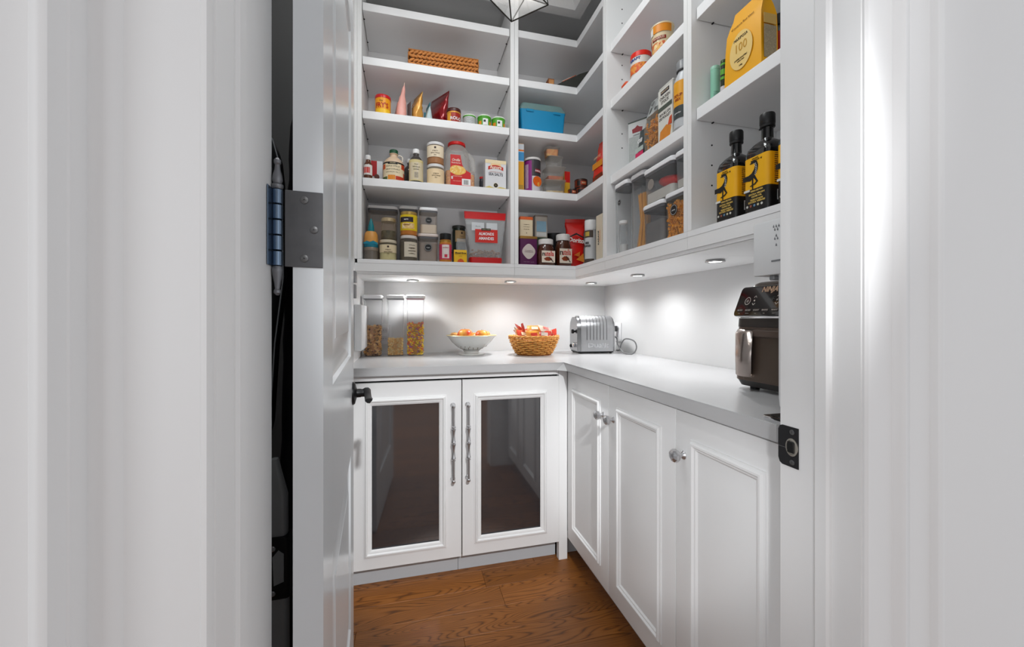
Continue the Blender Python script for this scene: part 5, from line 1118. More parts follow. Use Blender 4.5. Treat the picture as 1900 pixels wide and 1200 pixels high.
ov=[(hx*.62*math.cos(a)*(1.0),H*.36+H*.24*math.sin(a)) for a in [k*math.pi/16 for k in range(32)]]
lb=fin(xf_front(ov,-.0298,.0006),'oval_label',M('#ecca7c',.5),t); fy=-.0304
txt('MARIPOSA',.011,M('#3a2c14',.4),lb,0,H*.52,fy,width=hx*.75,rotate=0); txt('100',.034,M('#c9962a',.45),lb,0,H*.40,fy,width=hx*.6); txt('COFFEE ROASTERS\nwhole bean',.006,M('#5a4624',.4),lb,0,H*.245,fy,width=hx*.7); txt('340g',.006,M('#5a4624',.4),lb,0,H*.17,fy)
txt('all purpose flour blend',.008,M('#8a5c08',.4),t,-.002,H*.73,-.0225,width=hx*1.2)
b=plate(.040,H*.10,H*.50,0,.0008); xform(b,TR(hx+.0006,.002,0)@RZ(90)); fin(b,'side_label',PRINT('#b9a888','#4c4436',140,.5),t)
b=plate(.040,H*.52,H*.64,0,.0008); xform(b,TR(hx*.985+.0008,.002,0)@RZ(90)); fin(b,'clear_gusset',M('#c9a45a',.4,var=.1),t)
X_=.935
t=T('storage_jar','dark jar with red band at the right edge beside the yellow bag','jar',(1.0,.895,BZ2+EPS),RR); R=.036
fin(lathe([(R*.9,0),(R,.006),(R,.130),(R*.9,.140)],26),'body',M('#35383c',.12,coat=.5),t); fin(lathe([(R*.98,.1405),(R*1.0,.143),(R*1.0,.166),(R*.94,.17)],26),'lid',BLK,t); fin(arcpatch(R+.0004,0.045,.120,-20,90),'red_band',M('#b3281e',.4),t)
# oil bottles
OG=M('#0c0c0d',.06,coat=.8,var=0)
def oil(yc,l,Xf=.876,w_=.0775,H=.262,cut=False):
    t=T('oil_bottle',l,'bottle',(Xf+w_/2,yc,DZ+EPS),RR,'square olive oil bottles in a row'); h=w_/2
    fin(loft([(0,h*.96,h*.96,.010),(.004,h,h,.012),(H*.60,h,h,.012),(H*.655,h*.95,h*.95,.018),(H*.70,h*.78,h*.78,.026),(H*.73,h*.50,h*.50,h*.49),(H*.75,h*.37,h*.37,h*.36),(H*.86,h*.35,h*.35,h*.34)],6),'body',OG,t,smooth=40)
    fin(lathe([(h*.42,H*.861),(h*.46,H*.865),(h*.46,H*.885),(h*.43,H*.888),(h*.47,H*.90),(h*.47,H*.985),(h*.43,H)],26),'cap',M('#161617',.4,bump=.1),t)
    fy=-h-.0003
    fin(loft([(H*.245,h+.0006,h+.0006,.0125),(H*.565,h+.0006,h+.0006,.0125)],6,cap0=False,cap1=False),'yellow_label',M('#f2b311',.4,var=.02),t)
    fin(loft([(H*.03,h+.0005,h+.0005,.0124),(H*.244,h+.0005,h+.0005,.0124)],6,cap0=False,cap1=False),'black_label',M('#1b1a1a',.35),t)
    fy=-h-.0009
    # long-necked bird-like emblem standing on one leg
    def q(pts): return [(-h+p[0]*w_,H*(.245+.32*p[1])) for p in pts]
    fin(xf_front(q([(0,.46),(0,.30),(.16,.30),(.30,.27),(.40,.33),(.50,.42),(.60,.56),(.62,.70),(.57,.84),(.46,.90),(.36,.86),(.28,.80),(.38,.79),(.46,.80),(.50,.72),(.46,.60),(.36,.50),(.24,.46)]),fy,.0007),'emblem_body',BLK,t)
    fin(xf_front(q([(.38,.34),(.43,.36),(.42,-.02),(.385,-.02),(.37,.10)]),fy-.0001,.0007),'emblem_leg',BLK,t)
    fin(xf_front(q([(.43,.36),(.50,.40),(.62,.20),(.50,.12),(.30,.09),(.30,.12),(.48,.16),(.55,.21)]),fy-.0002,.0007),'emblem_leg',BLK,t)
    wg=bmesh.new()
    for k in range(7):
        for s in (-1,1):
            cx=.52+.05*math.sin(k*.45)-.03*k*.2+s*.022; cz=.44+.055*k
            P_=q([(cx-.012,cz),(cx,cz+.018),(cx+.012,cz),(cx,cz-.018)]); me=xf_front(P_,fy-.0009,.0004); mm=bpy.data.meshes.new('t'); me.to_mesh(mm); me.free(); wg.from_mesh(mm)
    fin(wg,'wing_dots',WHP,t)
    txt('ORGANIC\nBIOLOGIQUE',.005,M('#3a2a08',.4),t,0,H*.535,fy,width=w_*.34)
    st=[(w_*.24+.003*math.cos(a)*(1 if k%2 else .45),H*.525+.003*math.sin(a)*(1 if k%2 else .45)) for k,a in enumerate([i*math.pi/5+math.pi/10 for i in range(10)])]; fin(xf_front(st,fy,.0006),'star',BLK,t)
    for s,zz,wd in (('TERRA DELYSSA',.222,.5),('EXTRA VIRGIN',.190,.62),('OLIVE OIL',.165,.42),("HUILE D'OLIVE",.135,.5),('EXTRA VIERGE',.112,.66)): txt(s,.006,M('#d9b860',.4),t,w_*.06,H*zz,fy,width=w_*wd,bold=.0002)
    fin(plate(w_*.24,H*.228,H*.25,fy,.0005,cx=-w_*.34),'white_tab',M('#dcdcd8',.4),t)
    for k,c in enumerate(('#c9c9c0','#9a5a4a','#5f86a8','#c8c0a0','#d8d8d0')): fin(disc(.0032,-w_*.32+k*w_*.145,H*.078,fy,.0005,12),'certification_mark',M(c,.4),t)
    b=plate(w_*.52,H*.26,H*.55,0,.0005); xform(b,TR(h+.0010,0,0)@RZ(90)); fin(b,'side_text',PRINT('#e2a91a','#3c300c',60,.42),t)
    b=plate(w_*.36,H*.10,H*.20,0,.0005); xform(b,TR(h+.0010,.002,0)@RZ(90)); bc=fin(b,'barcode_panel',M('#d8d8d6',.4),t)
    bb=bmesh.new()
    for k in range(8): addbox(bb,h+.0011,h+.0016,-.010+k*.003,-.010+k*.003+.0013,H*.125,H*.19)
    fin(bb,'barcode',BLK,bc)
    return t
oil(.9595,'black square olive oil bottle with yellow bird label, farthest of the row'); oil(.8560,'black square olive oil bottle with yellow bird label, middle and fully seen'); oil(.7560,'black square olive oil bottle mostly hidden by the door frame, nearest of the row')

# ================================================================== ON THE WORKTOP
def cereal(a,b,l,kind,fillh,g='tall cereal containers on the worktop'):
    Yf=2.205; x0,x1=onY(a,Yf),onY(b,Yf); w_=x1-x0; xc=(x0+x1)/2; H=zat(547,xc,Yf)-CT; d=.095
    t=T('cereal_container',l,'container',(xc,Yf+d/2,CT+EPS),0,g); nh=H-.024; hx,hy=w_/2*.93,d/2*.93; r=.016
    fin(loft([(0,hx*.88,hy*.88,r*.8),(.003,hx*.90,hy*.90,r),(nh-.012,hx,hy,r),(nh-.010,hx*1.02,hy*1.02,r),(nh,hx*1.02,hy*1.02,r)],5,cap1=False),'body',CLR('#eceef0',.13,.04),t)
    fin(loft([(nh,hx*.99,hy*.99,r),(nh+.005,hx*.99,hy*.99,r)],5),'seal',M('#8a8a8c' if kind!='loop' else '#c9a0a8',.5),t)
    fin(loft([(nh+.0052,w_/2*.98,d/2*.98,r),(nh+.007,w_/2,d/2,r*1.05),(H-.004,w_/2,d/2,r*1.05),(H,w_/2*.9,d/2*.9,r)],6),'lid',M('#e9e9ea',.35,var=.01),t)
    top=H*fillh; cx,cy=hx*.88,hy*.88; rng=lambda:(random.choice((-1,1))*cx*.93*random.random()**.5,-cy*.93 if random.random()<.6 else random.uniform(-cy,cy),random.uniform(.008,top))
    bm=bmesh.new(); cols={'flake':[('#f2bd7e','crunchy_flakes'),('#6a4a44','dark_flakes')],'crisp':[('#f8d090','puffed_cereal'),('#ecb060','puffed_cereal')],'loop':[('#f6c83c','cereal_loops'),('#e07040','cereal_loops'),('#a06a90','cereal_loops')]}[kind]
    for k,(c,nm) in enumerate(cols):
        bm=bmesh.new()
        if kind=='loop': scatter_rings(bm,(230,110,70)[k],rng,.0062,.0022)
        elif kind=='crisp': scatter_chips(bm,(360,160)[k],rng,.0052,.0022)
        else: scatter_chips(bm,(330,75)[k],rng,(.0095,.0085)[k],.0012)
        o=fin(bm,nm,M(c,.6,var=.25,scale=60),t,smooth=60); o['kind']='stuff'
    fin(loft([(.004,cx*.90,cy*.80,r*.6),(top*.97,cx*.94,cy*.80,r*.6)],3),'cereal_core',M({'flake':'#c98f58','crisp':'#dba860','loop':'#c99238'}[kind],.7,var=.4,scale=60),t); return t
cereal(672,710,'left tall cereal container half full of flakes with dark clusters','flake',.50); cereal(716,751,'middle tall cereal container, lowest fill of pale puffed cereal','crisp',.29); cereal(753,789,'right tall cereal container half full of coloured cereal loops','loop',.54)
# outlets
def outlet(loc,rz,l):
    t=T('wall_outlet',l,'outlet',loc,rz); fin(box(-.036,.036,-.006,0,-.058,.058,.003,2),'cover_plate',M('#d9d9da',.4),t)
    for zz in (-.024,.024):
        s=fin(loft([(0,.017,.014,.008),(.0015,.017,.014,.008)],4),'socket_face',M('#c9c9cc',.4),t,(0,-.006,zz),(D(90),0,0))
        bm=bmesh.new(); addbox(bm,-.007,-.0055,-.004,.004,.0014,.0018); addbox(bm,.0055,.007,-.003,.003,.0014,.0018); fin(bm,'slot',BLK,s)
    return t
xo=onY(714,YB); outlet((xo,YB-.0002,zat(620,xo,YB)),0,'grey wall outlet on the back wall between the cereal containers')
# colander bowl
xb,yb=.334,2.20
t=T('colander_bowl','white enamel colander bowl on a foot, holding peaches and apples','bowl',(xb,yb,CT+EPS))
EN=M('#dcdcd8',.22,coat=.5,var=.02)
Rb=.136; Hb=.106
fin(lathe([(.066,0),(.070,.001),(.069,.006),(.046,.010),(.040,.018),(.048,.026)],40,),'foot',EN,t)
prof=[(.030,.026),(.050,.028),(.080,.045),(.108,.070),(.126,.094),(Rb,Hb-.002),(Rb+.003,Hb),(Rb-.002,Hb+.001),(.122,.095),(.104,.073),(.076,.048),(.048,.032),(.001,.030)]
fin(lathe(prof,44),'bowl_body',EN,t,smooth=60)
fin(lathe([(Rb+.0005,Hb-.001),(Rb+.004,Hb),(Rb+.002,Hb+.0022),(Rb-.002,Hb+.0012)],44,),'rim',M('#c9b98a',.35,metal=.3),t,smooth=60)
hb=bmesh.new()
for rr,zz,n,ph in ((.0625,.0345,16,0),(.0735,.0405,18,.15),(.083,.0470,20,0.05)):
    for k in range(n):
        a=2*math.pi*k/n+ph
        if (k//3)%2==0 or rr<.07:
            b=bmesh.new(); addlathe(b,[(.0024,-.0012),(.0024,.0012)],8); xform(b,RZ(math.degrees(a))@TR(rr,0,zz)@RY(122)); me=bpy.data.meshes.new('t'); b.to_mesh(me); b.free(); hb.from_mesh(me)
fin(hb,'drain_holes',M('#6a5a3c',.6),t)
def fruit(x,y,z,r,c1,l,name='peach'):
    t=T(name,l,'fruit',(xb+x,yb+y,CT+z),random.random()*6)
    bm=bmesh.new(); bmesh.ops.create_uvsphere(bm,u_segments=28,v_segments=16,radius=r)
    for v in bm.verts:
        a=math.atan2(v.co.y,v.co.x); p=v.co.z/r; v.co*=1-.05*max(0,p)**4*2-.03*math.exp(-(a/.25)**2)*(1-abs(p)); 
        if p>.8: v.co.z-=r*.10*(p-.8)/.2
    m=bpy.data.materials.new('fruit_skin'); m.use_nodes=True; N=m.node_tree.nodes; L=m.node_tree.links; b=N['Principled BSDF']; tc=N.new('ShaderNodeTexCoord'); no=N.new('ShaderNodeTexNoise'); no.inputs['Scale'].default_value=16; L.new(tc.outputs['Object'],no.inputs[0]); rp=N.new('ShaderNodeValToRGB'); rp.color_ramp.elements[0].position=.40; rp.color_ramp.elements[0].color=lin('#f0b04a'); rp.color_ramp.elements[1].position=.60; rp.color_ramp.elements[1].color=lin(c1); L.new(no.outputs['Fac'],rp.inputs[0]); L.new(rp.outputs[0],b.inputs['Base Color']); b.inputs['Roughness'].default_value=.35
    fin(bm,'skin',m,t,smooth=80); fin(tube([(0,0,r*.70),(.002,0,r*.90)],.0012,6),'stem',M('#5a4426',.7),t)
fruit(-.040,-.035,.108,.042,'#d8452e','largest red and yellow fruit at the front left of the bowl')
fruit(.052,-.030,.106,.036,'#e06a38','orange red fruit alone at the right of the bowl')
fruit(-.094,.012,.102,.025,'#ecb878','pale yellow fruit at the far left of the bowl')
fruit(.010,.040,.092,.034,'#e08a4a','yellow fruit behind the large red one')
fruit(.088,.030,.108,.023,'#e8985a','small fruit at the right rim of the bowl')
# wicker basket of packets
bx,by=.668,2.115
t=T('wicker_basket','round orange brown wicker basket full of wrapped snacks','basket',(bx,by,CT+EPS))
BK=M('#eda552',.5,var=.30,scale=70,bump=.2); BK2=M('#c07226',.55,var=.3,scale=70)
R0,R1,HB=.094,.136,.098
n=60; rows=9; bm=bmesh.new()
for k in range(rows):
    f=(k+.5)/rows; R=R0+(R1-R0)*f**.8; z=.006+f*(HB-.010)
    addtube(bm,[((R+.0058*math.cos(math.pi*(i/2.0+(k%2)))) *math.cos(2*math.pi*i/n),(R+.0058*math.cos(math.pi*(i/2.0+(k%2))))*math.sin(2*math.pi*i/n)*.86,z+.0012*math.sin(i*.9+k)) for i in range(n)],.0041,6,True)
o=fin(bm,'woven_rows',BK,t,smooth=70)
bm=bmesh.new()
for i in range(30):
    a=2*math.pi*i/30; addtube(bm,[(R0*math.cos(a),R0*math.sin(a)*.86,.002),((R0+R1)/2*1.02*math.cos(a),(R0+R1)/2*1.02*math.sin(a)*.86,HB*.5),(R1*math.cos(a),R1*math.sin(a)*.86,HB)],.0022,5)
fin(bm,'stakes',BK2,t,smooth=70)
bm=bmesh.new()
for ph in (0,1,2):
    addtube(bm,[((R1+.0045*math.cos(i*.55+ph*2.1))*math.cos(2*math.pi*i/120),(R1+.0045*math.cos(i*.55+ph*2.1))*math.sin(2*math.pi*i/120)*.86,HB+.003+.0045*math.sin(i*.55+ph*2.1)) for i in range(120)],.0032,6,True)
fin(bm,'braided_rim',BK,t,smooth=70)
fin(xform(lathe([(R0,.0),(R0,.005)],36),Matrix.Diagonal((1,.86,1,1))),'base',BK2,t)
fin(xform(lathe([(R0-.004,.0055),(R1-.010,HB-.02),(R1-.012,HB-.02),(R0-.006,.0065)],36,cap=False),Matrix.Diagonal((1,.86,1,1))),'liner',M('#3a200c',.8),t)
def packet(x,y,z,rz,rx,ry,l,c,w_=.082,h=.050,pw=.016,band=None):
    t=T('snack_packet',l,'packet',(bx+x,by+y,CT+z),0,'wrapped snacks heaped in the basket'); t.rotation_euler=(rx,ry,rz)
    bm=bmesh.new(); S_=[]
    for i in range(11):
        f=i/10; X=(f-.5)*w_; e=max(.04,math.sin(math.pi*min(max((f-.08)/.84,0),1))**.5)
        S_.append([bm.verts.new((X,h/2*(1.0 if .08<f<.92 else 1.03)*math.cos(a),(pw/2*e)*math.sin(a))) for a in [k*math.pi/5 for k in range(10)]])
    for a,b in zip(S_,S_[1:]):
        for i in range(10): bm.faces.new((a[i],a[(i+1)%10],b[(i+1)%10],b[i]))
    bm.faces.new(S_[0]); bm.faces.new(S_[-1]); crinkle(bm,.0022,70,int(x*999)); fin(bm,'wrapper',M(c,.22,var=.25,scale=40,coat=.4),t,smooth=60)
    if band: fin(box(-w_*.22,w_*.22,-h*.20,h*.20,pw/2+.0002,pw/2+.0012,.0004,1),'printed_panel',M(band,.35,var=.2,scale=60),t)
random.seed(5)
ps=[(-.075,-.045,.112,.4,1.0,.2,'red wrapped snack at the front left of the basket','#d1482e','#f0d8b0'),(-.025,-.075,.110,.1,1.15,-.05,'orange wrapped snack lying at the front of the basket','#e69a3c','#d8402c'),(.035,-.072,.112,-.15,1.1,.1,'red snack packet with white print at the front right','#cf4030','#eee6de'),(.080,-.030,.116,-.6,.8,-.3,'red packet standing near the right rim','#c83a28','#f0c8a0'),(-.088,.005,.122,1.2,.6,.5,'pale packet against the left rim','#e6c49a','#d8502c'),(-.045,.0,.130,.2,.3,.15,'cream and red packet on top at the left','#e9b98c','#cc3a28'),(.020,-.015,.133,-.3,.45,-.12,'yellow and orange packet on top in the middle','#e8b24a','#d8602c'),(.070,.025,.128,.5,.4,-.25,'red packet at the right rear','#cc4434','#f0d0b0'),(-.060,.050,.125,-.4,-.3,.1,'orange packet at the back left','#df7a3c','#f0d8c0'),(.010,.060,.136,.1,-.4,0,'yellow packet at the back','#e6a83c','#c83a2c'),(.050,-.045,.140,.35,.75,.2,'white and red packet high at the front right','#e6cdb8','#cc3a28'),(-.010,-.045,.142,-.2,.8,0,'orange packet high at the front middle','#e58a34','#f0e0c0'),(-.075,.02,.140,.9,.5,.6,'red packet leaning out at the left','#cc4030','#f2d8b8')]
for (x,y,z,rz,rx,ry,l,c,bd) in ps: packet(x,y,z,rz,rx,ry,l,c,band=bd)
packet(-.070,-.03,.146,.3,1.35,1.25,'upright red twist of wrapper, highest point of the basket heap','#c8402c',w_=.055,h=.018,pw=.012)
t=T('snack_filling','layer of wrapped snacks low inside the basket','packet',(bx,by,CT+.010)); fin(xform(lathe([(.078,0),(.095,.055),(.07,.066),(.001,.068)],26),Matrix.Diagonal((1,.84,1,1))),'wrappers',M('#d9703c',.35,var=.5,scale=35),t,smooth=70)
# toaster
tx,ty=1.035,2.155
t=T('toaster','brushed steel ribbed toaster with black slits in the corner of the worktop','toaster',(tx,ty,CT+EPS),D(-6))
TW,TDp,TH=.222,.150,.214
def toast_profile(sc=1,zoff=0):
    P=[]; hw=TDp/2*sc; h=TH*sc
    P.append((-hw,.012)); P.append((-hw,h*.62))
    for k in range(9):
        a=math.pi-math.pi/2*k/8; P.append((-hw*.35+hw*.65*math.cos(a),h*.66+h*.34*math.sin(a)))
    for k in range(9):
        a=math.pi/2-math.pi/2*k/8; P.append((hw*.35+hw*.65*math.cos(a),h*.66+h*.34*math.sin(a)))
    P.append((hw,h*.62)); P.append((hw,.012)); return P
BRS=M('#b9babc',.30,metal=.9,var=.05,scale=30)
# steel shell: profile in Y/Z swept in X
bm=prism_axis(toast_profile(),-TW/2+.022,TW/2-.012,'X'); 
fin(bm,'shell',BRS,t,smooth=35)
for x0,x1,nm in ((-TW/2,-TW/2+.0215,'end_panel'),(TW/2-.0115,TW/2,'end_panel')):
    b=prism_axis(toast_profile(.965),x0,x1,'X'); bmesh.ops.bevel(b,geom=[e for e in b.edges if abs(abs(e.verts[0].co.x)-TW/2)<1e-4 and abs(abs(e.verts[1].co.x)-TW/2)<1e-4],offset=.004,segments=2,affect='EDGES'); fin(b,nm,M('#a4a5a7',.22,metal=.95,var=.04),t,smooth=35)
fin(box(-TW/2+.006,TW/2-.006,-TDp/2+.006,TDp/2-.006,0.0045,.0118,.002,1),'base',M('#2a2a2a',.5),t)
for sx in (-1,1):
    for sy in (-1,1): fin(lathe([(.008,0),(.009,.0044)],12),'foot',BLK,t,(sx*(TW/2-.02),sy*(TDp/2-.018),0))
# slits over the front shoulder
P=toast_profile(); 
for k in range(7):
    xk=-TW/2+.056+k*.0195; bm=bmesh.new(); pts=[]
    pp=[(-TDp/2,TH*.36),(-TDp/2,TH*.50)]+P[1:11]
    pp=[(y,z) for y,z in pp]
    cen_=(0,TH*.5)
    rows=[]
    for (y,z) in pp:
        n_=Vector((0,y-0,z-TH*.5)); n_.normalize()
        rows.append([bm.verts.new((xk+dx,y+n_.y*.0006,z+n_.z*.0006)) for dx in (-.0013,.0013)])
    for a,b in zip(rows,rows[1:]): bm.faces.new((a[0],a[1],b[1],b[0]))
    bmesh.ops.solidify(bm,geom=bm.faces[:],thickness=.0004)
    fin(bm,'vent_slit',M('#1d1d1f',.5),t,smooth=60)
txt('Dualit',.036,M('#d3d4d6',.2,metal=.9),t,.010,TH*.215,-TDp/2-.0002,width=.125,bold=.0012,ext=.0008)
fin(lathe([(.013,0),(.014,.004),(.014,.012),(.011,.015)],22),'timer_knob',CHROME,t,(-TW/2-.0002,-.030,TH*.22),(0,D(-90),0))
fin(lathe([(.006,0),(.006,.006),(.012,.008),(.012,.018),(.008,.020)],22),'lever_knob',BLACKM,t,(-TW/2-.0002,-.028,TH*.58),(0,D(-90),0))
fin(lathe([(.009,0),(.010,.003),(.010,.010),(.007,.012)],20),'selector_knob',BLACKM,t,(-TW/2-.0002,.030,TH*.18),(0,D(-90),0))
bm=bmesh.new(); addbox(bm,-.06,.075,-.030,-.012,TH*.985,TH*1.001,.001,1); addbox(bm,-.06,.075,.012,.030,TH*.985,TH*1.001,.001,1); fin(bm,'bread_slot',BLK,t)
# cord and plug
oy=onX(1148,XR); oz=zat(616,XR,oy); outlet((XR-.0002,oy,oz),D(-90),'white wall outlet on the right wall behind the toaster')
cd_=T('power_cable','looped grey toaster cord with plug right of the toaster','cord',(1.13,2.12,CT+EPS))
def W(p): return (p[0]-1.13,p[1]-2.12,p[2]-CT-EPS)
pts=[(XR-.045,oy,oz+.018),(XR-.075,oy-.01,oz-.01),(1.165,2.10,1.00),(1.150,2.06,.965),(1.155,2.00,.922),(1.19,1.965,.921),(1.205,1.955,.955),(1.195,1.965,.990),(1.165,2.00,1.000),(1.158,2.03,.975),(1.158,2.055,.935),(1.157,2.085,.930)]
def catmull(P,n=7):
    out=[]
    for i in range(len(P)-1):
        p0,p1,p2,p3=[Vector(P[min(max(j,0),len(P)-1)]) for j in (i-1,i,i+1,i+2)]
        for k in range(n):
            t_=k/n; out.append(.5*((2*p1)+(p2-p0)*t_+(2*p0-5*p1+4*p2-p3)*t_*t_+(3*p1-p0-3*p2+p3)*t_**3))
    out.append(Vector(P[-1])); return out
fin(tube([W(p) for p in catmull(pts)],.0038,8),'cable',M('#6e6f70',.4),cd_,smooth=70)
b=box(-.013,.013,-.014,.014,-.017,.017,.004,2); fin(b,'plug',M('#3a3a3b',.4),cd_,W((XR-.028,oy,oz+.022)))
# air fryer
FX=.930; fy0,fy1=.992,.745; FWd=fy0-fy1; fyc=(fy0+fy1)/2; fd=.255
t=T('air_fryer','dark bronze air fryer with slanted black control panel and steel handle','air fryer',(FX+fd/2,fyc,CT+EPS),D(-90))
AF=M('#5e5149',.32,metal=.55,var=.05,scale=12); AFD=M('#35302d',.4,metal=.3,var=.05)
h=FWd/2; HF=.308
fin(loft([(.010,h*.93,fd/2*.93,.028),(.026,h*.985,fd/2*.985,.03)],8),'base_ring',M('#2c2a29',.45),t,smooth=50)
for sx in (-1,1):
    for sy in (-1,1): fin(lathe([(.012,0),(.013,.0098)],14),'foot',BLK,t,(sx*h*.62,sy*fd*.36,0))
fin(loft([(.0265,h,fd/2,.030),(.09,h*.995,fd/2*.995,.030),(.178,h*.965,fd/2*.975,.030)],8),'body',AF,t,smooth=50)
fin(loft([(.1785,h*.97,fd/2*.985,.030),(.203,h*.965,fd/2*.975,.030)],8),'trim_band',AFD,t,smooth=50)
fin(loft([(.2035,h*.985,fd/2*.99,.030,0,0),(.2075,h*.985,fd/2*.99,.030,0,0)],8),'silver_line',CHROME,t,smooth=50)
fin(loft([(.208,h*.975,fd/2*.98,.030,0,0),(.25,h*.96,fd/2*.90,.030,0,.010),(.292,h*.935,fd/2*.80,.030,0,.022),(.303,h*.90,fd/2*.76,.028,0,.024),(HF,h*.82,fd/2*.70,.025,0,.026)],8),'lid_housing',M('#5a4f46',.3,metal=.5),t,smooth=50)
# slanted control panel
pa=math.degrees(math.atan2(.036,.084)); PW=h*.95
pm=TR(0,-fd/2*.98-.0015,.2085)@RX(-pa)@Matrix.Diagonal((1,1,1.26,1))
def onpanel(bm,name,mat,par): xform(bm,pm); return fin(bm,name,mat,par,smooth=30)
b=loft([(0,PW,.0365,.010),(.004,PW,.0365,.010),(.0052,PW*.985,.0352,.009)],6); xform(b,TR(0,0,.036)@RX(90)); pnl=onpanel(b,'control_panel',M('#0b0909',.08,coat=.6,var=0),t)
def ptxt(s,size,c,x,z,width=None,shear=0,bold=0):
    o=txt(s,size,M(c,.4,emit=.35) if c!='#d9b79a' else M(c,.3,metal=.4),pnl,x,z,-.0054,width=width,shear=shear,bold=bold); o.data.transform(pm); return o
ptxt('NINJA',.017,'#d9b79a',-.018,.062,width=.050,shear=.15,bold=.0006)
ptxt('88',.018,'#1e1c1c',.010,.038)
for k,(x,s) in enumerate(((-.096,'AIR FRY'),(-.068,'MAX CRISP'),(-.040,'ROAST'),(-.012,'BAKE'),(.018,'REHEAT'))):
    b=loft([(0,.0112,.0040,.004),(.0006,.0112,.0040,.004)],3); xform(b,TR(x,-.0053,.013)@RX(90)); bt=onpanel(b,'panel_button',M('#2b2725',.3),pnl)
    o=txt(s,.0042,M('#c9c0b8',.4),bt,x,.0130,-.0061,width=.018); o.data.transform(pm); o=txt('dehydrate' if k==1 else s.lower(),.003,M('#a8a098',.4),bt,x,.0055,-.0054); o.data.transform(pm)
b=xform(lathe([(.0095,0),(.0095,.0006),(.0082,.0006),(.0082,0)],26,cap=False),TR(-.080,-.0053,.036)@RX(90)); onpanel(b,'power_ring',M('#d8d0c8',.3),pnl)
b=xform(lathe([(.0040,0),(.0040,.0005)],18),TR(-.080,-.0053,.036)@RX(90)); onpanel(b,'power_mark',M('#8a827c',.3),pnl)
for x,s in ((-.057,'TEMP'),(.016,'TIME')):
    for zz,up_ in ((.046,1),(.028,-1)):
        b=xf_front([(x-.005,zz-.0015*up_),(x,zz+.003*up_),(x+.005,zz-.0015*up_),(x+.004,zz-.0027*up_),(x,zz+.0012*up_),(x-.004,zz-.0027*up_)],-.0053,.0005); onpanel(b,'arrow_mark',M('#c9c0b8',.4),pnl)
    ptxt('o',.008,'#c9c0b8',x,.037)
# basket handle
hb=bmesh.new()
HX=-.066
def hs(z,w0,dy,y): return [(-w0+HX,y,z),(-w0*.6+HX,y-dy*.75,z),(HX,y-dy,z),(w0*.6+HX,y-dy*.75,z),(w0+HX,y,z)]
rg=[[hb.verts.new(p) for p in hs(z,w0,dy,y)] for z,w0,dy,y in ((.040,.026,.012,-fd/2-.012),(.044,.027,.013,-fd/2-.016),(.10,.028,.013,-fd/2-.017),(.160,.030,.013,-fd/2-.014),(.172,.031,.008,-fd/2-.004))]
for a,b in zip(rg,rg[1:]):
    for i in range(4): hb.faces.new((a[i],a[i+1],b[i+1],b[i]))
bmesh.ops.solidify(hb,geom=hb.faces[:],thickness=.003)
fin(hb,'handle',M('#d3c7c0',.22,metal=1.0,var=.05,scale=8),t,smooth=60)
fin(box(-.060,.060,-fd/2-.012,-fd/2*.93,.150,.172,.008,3),'handle_bracket',AF,t)
fin(box(HX-.018,HX+.016,-fd/2-.012,-fd/2-.002,.046,.160,.004,2),'handle_core',AFD,t)
fin(loft([(.030,.090,.004,.003,.012,-fd/2-.000),(.160,.086,.004,.003,.012,-fd/2+.003)],4),'drawer_front',M('#54483f',.35,metal=.5,var=.05),t)
# water dispenser
WX,WY=.720,.655
t=T('drink_dispenser','white countertop drink dispenser with grey droplet icons, beside the doorway','dispenser',(WX+.10,WY,CT+EPS),D(-90))
WD=M('#dadbdc',.35,var=.01)
hxw=.054
fin(loft([(.294,hxw,.055,.004,0,-.045),(.297,hxw+.001,.056,.005,0,-.045),(.402,hxw+.001,.056,.005,0,-.045),(.406,hxw-.002,.053,.004,0,-.045)],5),'head',WD,t,smooth=50)
fin(prism_axis([(.054,.0095),(.054,.2935),(.002,.2935),(.002,.045),(.004,.028),(.010,.016),(.020,.0095)],-.094,.0,'Y'),'column',WD,t,smooth=50)
fin(box(-.030,-.018,-.085,-.055,.284,.2935,.002,1),'nozzle',M('#8a8b8d',.3),t)
fin(loft([(0,.030,.075,.006,.022,-.050),(.006,.031,.076,.007,.022,-.050),(.0085,.030,.075,.006,.022,-.050)],5),'drip_tray',CHROME,t)
fin(loft([(.0088,.014,.030,.012,.010,-.085),(.0092,.014,.030,.012,.010,-.085)],6),'tray_well',M('#4a4c4e',.2,metal=.8),t)
DI=M('#77797c',.5)
def drop(x,z):
    fin(xf_front([(x+.0016*math.cos(a),z+.0020*math.sin(a)+(.0022 if abs(a-math.pi/2)<.1 else 0)) for a in [k*math.pi/6 for k in range(12)]],-.1012,.0005),'droplet_icon',DI,t)
xi=.003
for dx,dz in ((-.0085,.0),(.0,.0),(.0085,.0),(-.0045,-.0075),(.0045,-.0075)): drop(xi+dx*.7,.390+dz*.9)
for dx,dz in ((0,0),(-.0045,-.0075),(.0045,-.0075)): drop(xi+dx*.7,.371+dz*.8)
drop(xi,.352)
fin(box(-.008,.016,-.1020,-.1012,.319,.3225),'slot_line',DI,t)
# white wall box at far left under the shelving
t=T('wall_box','pale grey box with two dark slots on the left side wall above the worktop','wall box',(XL,2.05,CT+.03))
fin(box(0.0006,.034,-.09,.22,0.02,.235,.006,2),'box_body',M('#cfcfd0',.4),t); fin(box(.0006,.018,-.18,-.14,.26,.32,.002,1),'dark_slot',M('#8a8a8c',.5),t); fin(box(.0006,.018,-.18,-.13,.33,.38,.002,1),'dark_slot',M('#8a8a8c',.5),t)

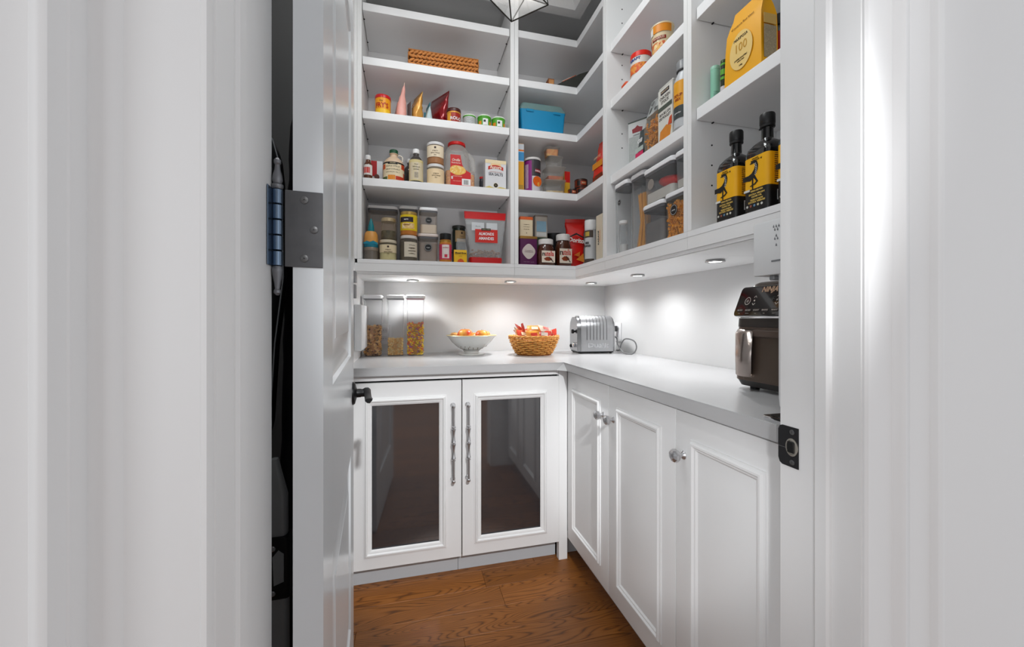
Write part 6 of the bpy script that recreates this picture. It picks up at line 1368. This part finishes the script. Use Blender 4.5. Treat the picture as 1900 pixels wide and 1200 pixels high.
# ================================================================== BEHIND THE DOOR
# light metal pole with a black bracket, black garment, curved black case
def np_(px,Y): return onY(px,Y)
Yp=.86
xp=np_(518,Yp)
t=T('folding_frame','grey metal tube frame with black two-bolt bracket in the gap behind the door','frame',(xp,Yp,0))
zt=zat(850,xp,Yp); zb0,zb1=zat(1102,xp,Yp),zat(990,xp,Yp)
GT=M('#b4b6b8',.35,metal=.2,var=.05)
fin(loft([(0,.0165,.014,.008),(zb0,.0165,.014,.008)],6),'lower_tube',GT,t)
fin(loft([(zb0+.0005,.021,.017,.006),(zb0+.02,.0225,.018,.008),(zb1-.012,.0225,.018,.008),(zb1,.019,.016,.008)],6),'bracket',BLK,t)
fin(loft([(zb1+.0005,.0150,.012,.008),(zt-.07,.0155,.012,.008,-.001,0),(zt,.006,.008,.005,-.008,0)],6),'upper_tube',GT,t)
pl_=[(-.004,zb0+.028),(.013,zb0+.034),(.013,zb1-.030),(.004,zb1-.022),(-.006,zb1-.034)]
fin(xf_front(pl_,-.0182,.001),'grey_inset',GT,t)
for zz in (zb0+.014,zb1-.018): fin(lathe([(.0055,0),(.0055,.002),(.004,.003)],14),'bolt',CHROME,t,(-.006,-.0182,zz),(D(90),0,0))
Yg=1.05; xg=np_(541,Yg)
t=T('garment_bag','black fabric garment bag hanging behind the open door','bag',(xg+.028,Yg,0.25))
zt=zat(208,xg,Yg)-.25
bm=loft([(0,.045,.03,.02),(zt*.2,.050,.035,.02,.002,0),(zt*.5,.048,.033,.02,.004,0),(zt*.8,.046,.03,.02,0.008,0),(zt*.97,.036,.02,.015,.008,0),(zt,.030,.012,.01,.008,0)],6); bmesh.ops.subdivide_edges(bm,edges=[e for e in bm.edges if abs(e.verts[0].co.z-e.verts[1].co.z)>.05],cuts=8,use_grid_fill=True); crinkle(bm,.007,14,3); fin(bm,'bag',M('#1c1c1f',.55,var=.2,bump=.2),t,smooth=60)
fin(tube([(.008,0,zt),(.008,0,zt+.03),(.0,0,zt+.05),(-.012,0,zt+.035)],.0025,8),'hook',CHROME,t)
Yc_=.97; xc_=np_(506,Yc_)
t=T('curved_case','black rounded case with pale piping edge behind the hinge','case',(xc_-.035,Yc_,0.0))
z0=zat(850,xc_,Yc_); z1=zat(258,xc_,Yc_)
zz=[z0,z0+.08,z0+.25,z1-.30,z1-.14,z1-.05,z1-.012,z1]; hh=[.018,.036,.046,.062,.060,.052,.042,.034]
bm=loft([(a,b,.03,.02) for a,b in zip(zz,hh)],5); fin(bm,'shell',M('#0f1012',.35,var=.1),t,smooth=60)
fin(tube([(b+.0005,-.026,a) for a,b in zip(zz,hh)],.0014,6),'piping',M('#b9bcc0',.35),t,smooth=60)
fin(box(-.02,.02,-.02,.02,0.0005,z0-.001,.004,1),'stand',BLK,t)
